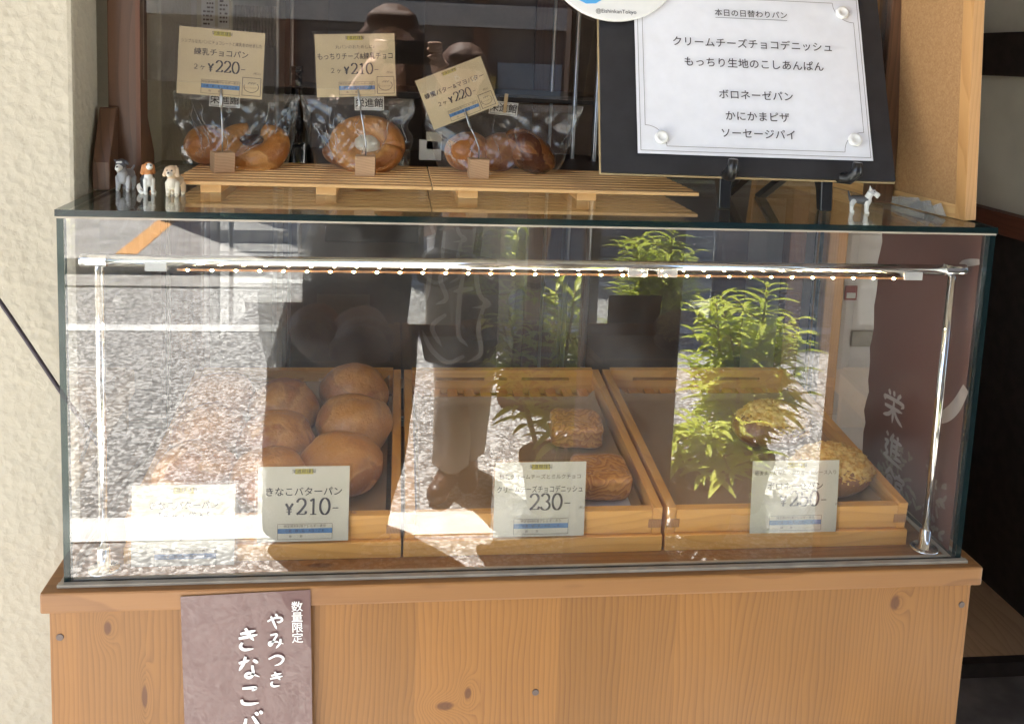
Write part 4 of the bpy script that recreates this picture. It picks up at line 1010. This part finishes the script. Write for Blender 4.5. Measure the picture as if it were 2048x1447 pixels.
mb = MB(); mb.prism([(.2, .463), (.345, .463), (.345, .428), (.31, .432)], 2, .0015, .002, Mn @ Matrix.Translation((-.19, 0, .012))); mb.build('flap', M['card'], kp)  # plain tan shape in the upper right corner, card coloured
cw = MB(); cw.tube([(-.95, .09, 1.75), at(-30, 560, 1, .05), at(20, 632, 1, .055), at(70, 706, 1, .06), at(121, 782, 1, .07), at(185, 870, 1, .085), at(215, 920, 1, .095)], .0028, 8)
tag(cw.build('cable', M['cable'], smooth=True), 'thin black cable slanting down the cream wall to the counter', 'cable')

# ------------------------------------------------------------------ room behind the case
fz = thing('fridge', 'white enamel fridge with a recessed grip and a red label behind the case', 'fridge', (1.6, 1.1, -.69))
MB().box(1.47, 1.64, .9, 1.5, -.66, .3).build('door', M['fridge'], fz, bevel=.012)
MB().box(1.5, 1.62, .893, .9, .015, .055).build('grip', M['silicone'], fz, bevel=.005)
MB().box(1.46, 1.65, .88, 1.5, .31, .36).build('top', M['fridge'], fz, bevel=.008)
MB().box(1.475, 1.505, .897, .8995, .13, .165).build('red_label', M['red_label'], fz)
MB().box(1.479, 1.501, .8955, .8968, .135, .148).build('label_panel', M['label_white'], fz)
dp = thing('door_post', 'reddish wooden door post standing between the case and the white fridge', 'door post', (1.42, .85, -.69))
MB().box(1.385, 1.43, .82, .88, -.69, 1.6).build('jamb', M['cork_frame'], dp, bevel=.003)
MB().box(1.31, 1.35, .86, .9, -.69, 1.6).build('inner_jamb', M['red_timber'], dp, bevel=.003)
wp = thing('storage_cupboard', 'reddish wooden cupboard behind the left end of the case', 'cupboard', (.2, .8, -.69))
MB().box(-.02, .055, .56, .62, -.69, .415).build('upright', M['red_timber'], wp, bevel=.003)
MB().box(.055, 1.25, .9, 1.2, -.69, -.2).build('front', M['dark_timber'], wp, bevel=.003)
ct2 = thing('metal_rack', 'dark steel shelf rack with shiny poles behind the bags', 'shelf', (.5, 1.2, -.69))
for px, y, r_ in ((553, 1.25, .006), (1152, 1.15, .006), (1196, 1.1, .0065), (583, 1.5, .005), (1105, 1.5, .005)):
    q = at(px, 150, 1, y); MB().tube([(q.x, y, -.69), (q.x, y, 1.5)], r_, 12).build('pole', M['steel_dull'], ct2, smooth=True)
for z in (.56, 1.12): MB().box(.12, .95, 1.2, 1.55, z, z + .02).build('shelf_board', M['near_black'], ct2, bevel=.003)
nf = thing('notice_panel', 'pale panel with two printed notices beside the striped cloth', 'notice', (.1, 1.0, .6))
a, b = at(385, 112, 1, 1.0), at(462, 112, 1, 1.0)
MB().box(a.x, b.x, 1.0, 1.02, a.z, 1.3).build('panel', M['grey_wall'], nf)
for x0, x1, y0 in ((403, 430, 60), (436, 458, 56)):
    a, b = at(x0, y0, 1, .998), at(x1, y0, 1, .998); s_ = MB().box(a.x, b.x, .9965, .998, a.z, .93).build('notice_sheet', M['label_white'], nf)
    mb = MB(); k = 0
    for i in range(16):
        z = a.z + .012 + i * .009; x = a.x + .004
        while x < b.x - .006:
            l_ = rnd.uniform(.003, .009)
            if rnd.random() < .7: mb.box(x, min(x + l_, b.x - .003), .9955, .9962, z, z + .004)
            x += l_ + .002
    mb.build('print', M['ink_soft'], s_)
cu = thing('striped_cloth', 'grey pleated cloth hanging in the dark shop room', 'cloth', (.2, 1.05, .7))
a, b, c = at(468, 92, 1, 1.05), at(551, 92, 1, 1.05), at(468, 10, 1, 1.05)
mb = MB(); n = 90; mb.add([(a.x + (b.x - a.x) * i / n, 1.05 + .007 * math.sin(i * .93 + .3 * math.sin(i * .4)), z) for z in (a.z, c.z) for i in range(n + 1)], [(i, i + 1, n + i + 2, n + i + 1) for i in range(n)])
mb.build('pleats', M['curtain'], cu, smooth=True)
q = at(592, 330, 1, .85); bt = MB().lathe([(.03, 0), (.032, .01), (.032, .13), (.012, .175), (.011, .215), (.013, .216), (.013, .23)], (q.x, .85, q.z - .02), 24)
tag(bt.build('bottle', M['bottle'], smooth=True), 'tall dark glossy bottle between the left and middle bags', 'bottle')
for px, py, w_, h_, l in ((838, 300, .05, .045, 'white tag card on the dark shelf between the bags'), (852, 282, .035, .04, 'grey machine label behind the right bag')):
    q = at(px, py, 1, .9); tag(MB().box(q.x, q.x + w_, .9, .915, q.z - h_ / 2, q.z + h_ / 2).build('shelf_label', M['label_white' if py == 300 else 'grey_wall'], bevel=.002), l, 'label')
sb = MB().box(.05, 1.3, .84, 1.25, .38, .425).build('back_ledge', M['dark_timber'], bevel=.004); tag(sb, 'dark wooden ledge behind the case carrying the bottle', 'ledge')

# ------------------------------------------------------------------ plants on the sunny pavement side
def plant(label, x, y, n, hh, seed, spread=.2, low=True):
    r = random.Random(seed)
    t = thing('potted_plant', label, 'plant', (x, y, GZ), 'plants in the sun before the shop')
    MB().lathe([(.085, 0), (.11, .15), (.12, .155), (.12, .175), (.108, .175), (.1, .155), (.02, .15)], (x, y, GZ + .0005), 28).build('pot', M['leaf_pot'], t, smooth=False)
    MB().lathe([(.102, .15), (.09, .158), (.02, .162)], (x, y, GZ), 24).build('soil', M['soil'], t, smooth=True)
    st, lf = MB(), MB()
    def leaf(p, d, L, w):
        d = d.normalized(); s = d.cross(Vector((0, 0, 1))); s = s.normalized() if s.length > .05 else Vector((1, 0, 0)); up = s.cross(d)
        v = []; k = 6
        for i in range(k + 1):
            u = i / k; c = p + d * (L * u) + up * (L * (.1 * u - .42 * u * u)); ww = w * (math.sin(math.pi * min(1, u * .93 + .04)) ** .8)
            v += [c - s * ww + up * ww * .35, c, c + s * ww + up * ww * .35]
        lf.add(v, [q for i in range(k) for q in ((i * 3, i * 3 + 1, i * 3 + 4, i * 3 + 3), (i * 3 + 1, i * 3 + 2, i * 3 + 5, i * 3 + 4))])
    for k in range(n):
        a = 2 * math.pi * k / n + r.uniform(-.4, .4); b = Vector((x + .05 * math.cos(a), y + .05 * math.sin(a), GZ + .15)); hk = hh * r.uniform(.4, .95)
        if k == 0: hk = hh; a += 1
        tip = Vector((x + spread * math.cos(a) * r.uniform(.5, 1.1) * (0.2 if k == 0 else 1), y + spread * .7 * math.sin(a) * r.uniform(.5, 1.1), GZ + hk)); mid = b.lerp(tip, .5) + Vector((r.uniform(-.03, .03), r.uniform(-.03, .03), .03))
        pts = [b, b.lerp(mid, .5), mid, mid.lerp(tip, .5), tip]; st.tube(pts, [.007, .0065, .0055, .004, .002], 7)
        m = int(hk / .0125)
        for i in range(m):
            u = .3 + .7 * i / m; q = u * 4; j = min(3, int(q)); p = pts[j].lerp(pts[j + 1], q - j); an = i * 2.4 + r.uniform(-.4, .4)
            L = (.15 - .06 * u) * r.uniform(.45, 1.25) * (1.0 if low else .9)
            leaf(p, Vector((math.cos(an), math.sin(an), r.uniform(.15, .5) + .55 * max(0, u - .8) * 3)), L, L * .1)
            if i % 9 == 4 and u < .85:
                an2 = an + 1.2; tp = p + Vector((math.cos(an2), math.sin(an2), .75)) * r.uniform(.07, .13); st.tube([p, p.lerp(tp, .5) + Vector((0, 0, -.008)), tp], [.003, .0025, .0015], 6)
                for z in range(9): leaf(p.lerp(tp, .35 + .08 * z), Vector((math.cos(z * 2.4), math.sin(z * 2.4), .35)), r.uniform(.055, .09), .0085)
    st.build('stems', M['stem'], t, smooth=True); lf.build('foliage', M['leaf'], t, smooth=True)
plant('tall potted plant with bright narrow leaves, reflected over the right tray', 1.53, -1.6, 14, .76, 3, .2)
plant('smaller potted plant with narrow leaves, reflected left of the dark post', .93, -1.6, 10, .74, 8, .2)
plant('low potted plant with narrow leaves at the foot of the dark post', 1.36, -1.45, 6, .34, 12, .12)

# ------------------------------------------------------------------ the two people in front of the case
def profile_cloth(name, rows, mat, parent, n=40, folds=6, amp=.012, seed=0, close=True):
    """Garment from elliptical sections (cx, cy, z, half width, half depth)."""
    mb = MB(); v = []; f = []
    full = []
    for a, b in zip(rows[:-1], rows[1:]):
        for k in range(5): full.append([a[i] + (b[i] - a[i]) * k / 5 for i in range(5)])
    full.append(rows[-1])
    zt, zb = rows[0][2], rows[-1][2]
    for cx_, cy_, z, hw, hd in full:
        u = (zt - z) / (zt - zb)
        for j in range(n):
            a = 2 * math.pi * j / n; k = 1 + amp / max(hw, .03) * u * math.sin(a * folds + seed + 1.5 * noise.noise((z * 4, seed, a * .5))) + .03 * noise.noise((math.cos(a) * 2, math.sin(a) * 2, z * 9 + seed))
            v.append((cx_ + hw * k * math.cos(a), cy_ + hd * k * math.sin(a), z))
    m = len(full)
    for i in range(m - 1): f += [(i * n + j, (i + 1) * n + j, (i + 1) * n + (j + 1) % n, i * n + (j + 1) % n) for j in range(n)]
    if close: f += [tuple(range(n)), tuple(range((m - 1) * n, m * n))[::-1]]
    mb.add(v, f); return mb.build(name, mat, parent, smooth=True)

def finger(base, d, curl, L, r):
    """Three bent joints as rods, curling about an axis."""
    d = Vector(d).normalized(); out = []; p = Vector(base)
    for k, fr_ in enumerate((.42, .32, .26)):
        q = p + d * L * fr_; out.append((tuple(p), r * (1 - .1 * k), tuple(q), r * (.9 - .1 * k))); p = q
        d = (d + Vector(curl) * .7).normalized()
    return out

def head(c, yaw_to=(0, 1, 0), s=1.0):
    """Skull, jaw, nose, ears and neck as rods, facing along +y."""
    c = Vector(c); P = lambda x, y, z: tuple(c + Vector((x, y, z)) * s)
    return [(P(0, -.012, .035), .078 * s, P(0, .012, .03), .074 * s), (P(0, .03, -.02), .056 * s, P(0, .045, -.06), .04 * s), (P(0, .07, -.085), .02 * s, P(0, .05, -.07), .035 * s),
            (P(0, .084, .015), .008 * s, P(0, .1, -.018), .0125 * s), (P(-.03, .073, .03), .012 * s, P(.03, .073, .03), .012 * s), (P(-.014, .086, -.05), .008 * s, P(.014, .086, -.05), .008 * s),
            (P(-.074, .0, .01), .01 * s, P(-.077, -.008, -.03), .009 * s), (P(.074, .0, .01), .01 * s, P(.077, -.008, -.03), .009 * s),
            (P(0, -.015, -.05), .05 * s, P(0, -.025, -.15), .055 * s)]

def eyes(t, c, s=1.0):
    for k in (-1, 1): MB().ell(Vector(c) + Vector((k * .031, .074, .008)) * s, (.011 * s,) * 3, 12, 8).build('eye', M['white_plastic'], t, smooth=True); MB().ell(Vector(c) + Vector((k * .031, .0825, .008)) * s, (.0048 * s,) * 3, 10, 6).build('iris', M['hair'], t, smooth=True)

# woman in a long black dress taking the photograph
wc = thing('person', 'person in a long black dress with brown hair holding up a phone', 'person', (.25, -1.42, GZ))
hc = (.375, -1.41, .69)
body = head(hc) + [
    ((.365, -1.43, .57), .055, (.345, -1.43, .5), .07), ((.2, -1.43, .475), .055, (.5, -1.43, .475), .055), ((.34, -1.43, .43), .11, (.3, -1.43, .1), .1), ((.3, -1.43, .1), .12, (.28, -1.43, -.02), .13),
    ((.23, -1.43, -.05), .075, (.2, -1.42, -.38), .05), ((.2, -1.42, -.38), .05, (.185, -1.43, -.69), .032), ((.33, -1.43, -.05), .075, (.31, -1.42, -.38), .05), ((.31, -1.42, -.38), .05, (.3, -1.43, -.69), .032),
    ((.185, -1.44, -.715), .03, (.18, -1.31, -.73), .02), ((.3, -1.44, -.715), .03, (.3, -1.31, -.73), .02),
    ((.19, -1.43, .47), .045, (.12, -1.37, .29), .038), ((.12, -1.37, .29), .036, (.3, -1.165, .595), .024), ((.3, -1.165, .595), .024, (.33, -1.145, .635), .027),
    ((.51, -1.43, .47), .045, (.63, -1.36, .31), .038), ((.63, -1.36, .31), .036, (.545, -1.165, .595), .024), ((.545, -1.165, .595), .024, (.52, -1.145, .635), .027)]
def hand(side, px_, zc):
    o = []; s = side
    o += [((px_ + s * .012, -1.143, zc - .035), .017, (px_ + s * .01, -1.14, zc + .018), .016)]
    for k, (dz, L) in enumerate(((.03, .07), (.012, .074), (-.007, .07), (-.026, .056))):
        o += finger((px_ + s * .016, -1.132, zc + dz), (-s * .25, 1, .04), (-s * 1.1, .05, 0), L * .78, .0085)
    o += finger((px_ + s * .004, -1.148, zc - .03), (-s * .8, -.15, .55), (-s * .3, .1, .1), .058, .0095)
    return o
body += hand(-1, .349, .672) + hand(1, .499, .672)
blob('body', body, M['skin'], wc, voxel=.0042, smooth=3, world=True); eyes(wc, hc)
profile_cloth('dress', [(.355, -1.43, .525, .075, .065), (.345, -1.43, .49, .17, .085), (.335, -1.43, .4, .165, .125), (.325, -1.43, .2, .155, .125), (.312, -1.43, .1, .172, .14), (.265, -1.43, -.2, .207, .165), (.245, -1.43, -.5, .195, .17), (.222, -1.43, -.7, .17, .17)], M['black_cloth'], wc, amp=.012, folds=7)
for nm, pr in (('sleeve', [((.19, -1.43, .47), .056, (.12, -1.37, .29), .05), ((.12, -1.37, .29), .05, (.265, -1.2, .535), .036)]), ('sleeve', [((.51, -1.43, .47), .056, (.63, -1.36, .31), .05), ((.63, -1.36, .31), .05, (.575, -1.2, .535), .036)])):
    blob(nm, pr, M['black_cloth'], wc, voxel=.006, smooth=3, world=True)
hx, hy, hz = hc
blob('hair', [((hx, hy - .03, hz + .05), .092, (hx, hy - .005, hz + .05), .084), ((hx - .07, hy - .01, hz + .03), .036, (hx - .085, hy, hz - .15), .03), ((hx + .07, hy - .01, hz + .03), .036, (hx + .088, hy, hz - .15), .03),
              ((hx, hy - .06, hz), .08, (hx, hy - .07, hz - .16), .07), ((hx - .05, hy + .04, hz + .085), .03, (hx + .05, hy + .04, hz + .085), .03)], M['hair'], wc, voxel=.005, smooth=2, world=True)
for x in (.18, .3): blob('shoe', [((x, -1.46, GZ + .035), .038, (x, -1.31, GZ + .026), .03)], M['shoe'], wc, voxel=.005, world=True)
ph = thing('phone', 'dark phone held sideways in both hands of the person in black', 'phone', (.425, -1.122, .675))
MB().box(.352, .496, -1.1275, -1.1195, .6415, .7105).build('body', M['phone'], ph, bevel=.0035, seg=3)
MB().box(.376, .405, -1.1195, -1.118, .66, .695).build('camera_plate', M['phone'], ph, bevel=.0007)
for z in (.669, .686): MB().lathe([(.0062, 0), (.0062, .0012), (.005, .0014)], n=18, M=Matrix.Translation((.3905, -1.1179, z)) @ Matrix.Rotation(R(-90), 4, 'X')).build('lens', M['black_plastic'], ph)
bb = thing('round_bag', 'dark brown round bottomed shoulder bag on the person in black', 'bag', (.29, -1.25, -.1))
MB().ell((.29, -1.245, -.02), (.17, .045, .15), 36, 24, fn=lambda d: 1 if d.z < .2 else 1 - .45 * (d.z - .2)).build('pouch', M['brown_bag'], bb, smooth=True)
MB().tube([(.16, -1.25, .06), (.15, -1.28, .25), (.18, -1.36, .45), (.21, -1.44, .527)], .009, 8, flat=.4).build('strap', M['brown_bag'], bb, smooth=True)
pb = thing('plastic_bag', 'clear plastic bag hanging at the side of the person in black', 'bag', (.08, -1.36, -.1))
mb = MB(); mb.ell((.085, -1.33, -.03), (.045, .03, .16), 28, 22, fn=lambda d: (1 + .14 * noise.noise(d * 3.2)) * (1 if d.z < .3 else 1 - .5 * (d.z - .3))); mb.build('film', M['clear_plastic'], pb, smooth=True)
MB().tube([(.085, -1.33, .1), (.1, -1.345, .2), (.125, -1.365, .262)], .004, 8).build('handle', M['clear_plastic'], pb, smooth=True)

# shorter person in a pale shirt with two bags
p2 = thing('person', 'shorter person in a pale shirt and beige trousers carrying two bags', 'person', (.66, -1.74, GZ))
h2 = (.635, -1.75, .585)
b2 = head(h2, s=.97) + [((.64, -1.77, .45), .055, (.65, -1.77, .38), .075), ((.53, -1.77, .35), .055, (.79, -1.77, .35), .055), ((.66, -1.77, .3), .115, (.66, -1.77, .02), .11),
    ((.66, -1.77, .02), .12, (.66, -1.77, -.06), .13), ((.61, -1.77, -.1), .075, (.61, -1.765, -.4), .05), ((.61, -1.765, -.4), .05, (.605, -1.75, -.69), .034),
    ((.68, -1.77, -.1), .075, (.672, -1.79, -.4), .05), ((.672, -1.79, -.4), .05, (.665, -1.84, -.69), .034), ((.605, -1.75, -.71), .03, (.57, -1.64, -.73), .02), ((.665, -1.84, -.71), .03, (.66, -1.7, -.73), .02),
    ((.52, -1.77, .34), .045, (.47, -1.76, .12), .037), ((.47, -1.76, .12), .035, (.56, -1.6, .17), .024), ((.8, -1.77, .34), .046, (.87, -1.75, .13), .038), ((.87, -1.75, .13), .036, (.845, -1.66, -.06), .025), ((.845, -1.66, -.06), .025, (.84, -1.645, -.1), .026)]
for k, dx in enumerate((-.022, -.008, .007, .021)): b2 += finger((.84 + dx, -1.64, -.11), (.0, .35, -1), (0, -1.1, .35), .062 - .006 * abs(k - 1.4), .009)
b2 += finger((.815, -1.65, -.085), (-.3, .6, -.7), (.4, .1, -.2), .055, .0095)
b2 += [((.56, -1.6, .17), .024, (.585, -1.575, .185), .025)]
for k, dx in enumerate((-.02, -.006, .008, .021)): b2 += finger((.6, -1.56, .185 + dx), (.9, .3, 0), (-.5, -1, 0), .058, .009)
b2 += finger((.58, -1.575, .21), (.5, .3, .6), (.5, -.2, 0), .05, .0095)
blob('body', b2, M['skin'], p2, voxel=.0045, smooth=3, world=True); eyes(p2, h2, .97)
profile_cloth('shirt', [(.65, -1.77, .4, .085, .07), (.655, -1.77, .365, .165, .09), (.66, -1.77, .25, .165, .13), (.665, -1.77, .05, .16, .135), (.67, -1.77, -.06, .165, .14)], M['grey_shirt'], p2, amp=.01, folds=5, seed=2)
for pr in ([((.52, -1.77, .34), .062, (.48, -1.76, .17), .058)], [((.8, -1.77, .34), .062, (.855, -1.755, .18), .06)]): blob('sleeve', pr, M['grey_shirt'], p2, voxel=.006, world=True)
for x0, x1, x2, y2, sd_ in ((.6, .61, .605, -1.75, 1), (.668, .672, .665, -1.84, 2)):
    profile_cloth('trouser_leg', [(x0 + (.03 if sd_ == 1 else -.02), -1.77, -.02, .1, .12), (x0, -1.765, -.14, .085, .1), (x1, -1.765, -.4, .064, .08), (x2, y2, -.67, .056, .07)], M['trousers'], p2, amp=.006, folds=4, seed=sd_)
a, b, c = h2
blob('hair', [((a, b - .03, c + .05), .09, (a, b + .0, c + .055), .083), ((a - .066, b - .02, c + .02), .035, (a - .07, b - .025, c - .05), .03), ((a + .066, b - .02, c + .02), .035, (a + .07, b - .025, c - .05), .03), ((a, b - .06, c), .075, (a, b - .06, c - .06), .06), ((a - .04, b + .05, c + .08), .025, (a + .04, b + .05, c + .08), .025)], M['hair'], p2, voxel=.005, smooth=2, world=True)
for q in (((.61, -1.785, GZ + .04), .04, (.555, -1.64, GZ + .03), .034), ((.668, -1.87, GZ + .04), .04, (.66, -1.71, GZ + .03), .034)): blob('shoe', [q], M['shoe'], p2, voxel=.005, world=True)
MB().tube([(.826, -1.655, -.035), (.845, -1.63, -.035), (.87, -1.655, -.035), (.85, -1.69, -.035), (.826, -1.655, -.035)], .009, 10).build('wrist_band', M['black_cloth'], p2, smooth=True)
tb = thing('tote_bag', 'black tote bag with swirling white brush letters on the forearm of the shorter person', 'bag', (.6, -1.58, -.1))
mb = MB(); mb.prism([(.475, .07), (.53, .095), (.64, .075), (.715, .06), (.725, -.2), (.7, -.245), (.62, -.285), (.5, -.25), (.47, -.1)], 1, -1.6, -1.545); mb.build('pouch', M['black_cloth'], tb, bevel=.014, seg=3)
for x in (.53, .65): MB().tube([(x, -1.553, .06), (x + .01, -1.556, .16), (x + (.03 if x < .6 else -.05), -1.57, .225), (x + .005, -1.594, .16), (x - .005, -1.594, .06)], .008, 8, flat=.5).build('strap', M['black_cloth'], tb, smooth=True)
Mt = Matrix(((-1, 0, 0, .72), (0, 0, 1, -1.5445), (0, 1, 0, 0), (0, 0, 0, 1)))
mb = MB()
for st in ([(.04, -.05), (.06, -.14), (.05, -.22), (.09, -.25)], [(.02, .01), (.07, .03), (.06, -.04), (.03, -.07), (.08, -.08)], [(.11, .04), (.12, -.05), (.12, -.16), (.09, -.2)], [(.08, -.02), (.14, -.03)], [(.15, .05), (.18, .01), (.16, -.05), (.19, -.07)], [(.16, -.1), (.2, -.14), (.17, -.2)], [(.1, -.23), (.15, -.25), (.2, -.21), (.23, -.15)], [(.21, .04), (.22, -.06)]):
    brush(mb, st, .013, Mt, .0012)
mb.build('lettering', M['white_ink'], tb)
mb2 = thing('maroon_bag', 'maroon cloth bag hanging from the hand of the shorter person', 'bag', (.86, -1.64, -.25))
profile_cloth('pouch', [(.84, -1.635, -.15, .028, .02), (.845, -1.635, -.2, .06, .035), (.86, -1.635, -.3, .1, .05), (.865, -1.635, -.4, .125, .055), (.865, -1.635, -.425, .11, .05)], M['maroon'], mb2, amp=.012, folds=8, seed=5)
MB().tube([(.82, -1.635, -.16), (.815, -1.635, -.125), (.84, -1.633, -.112), (.865, -1.635, -.125), (.86, -1.635, -.16)], .006, 8).build('handle', M['maroon'], mb2, smooth=True)
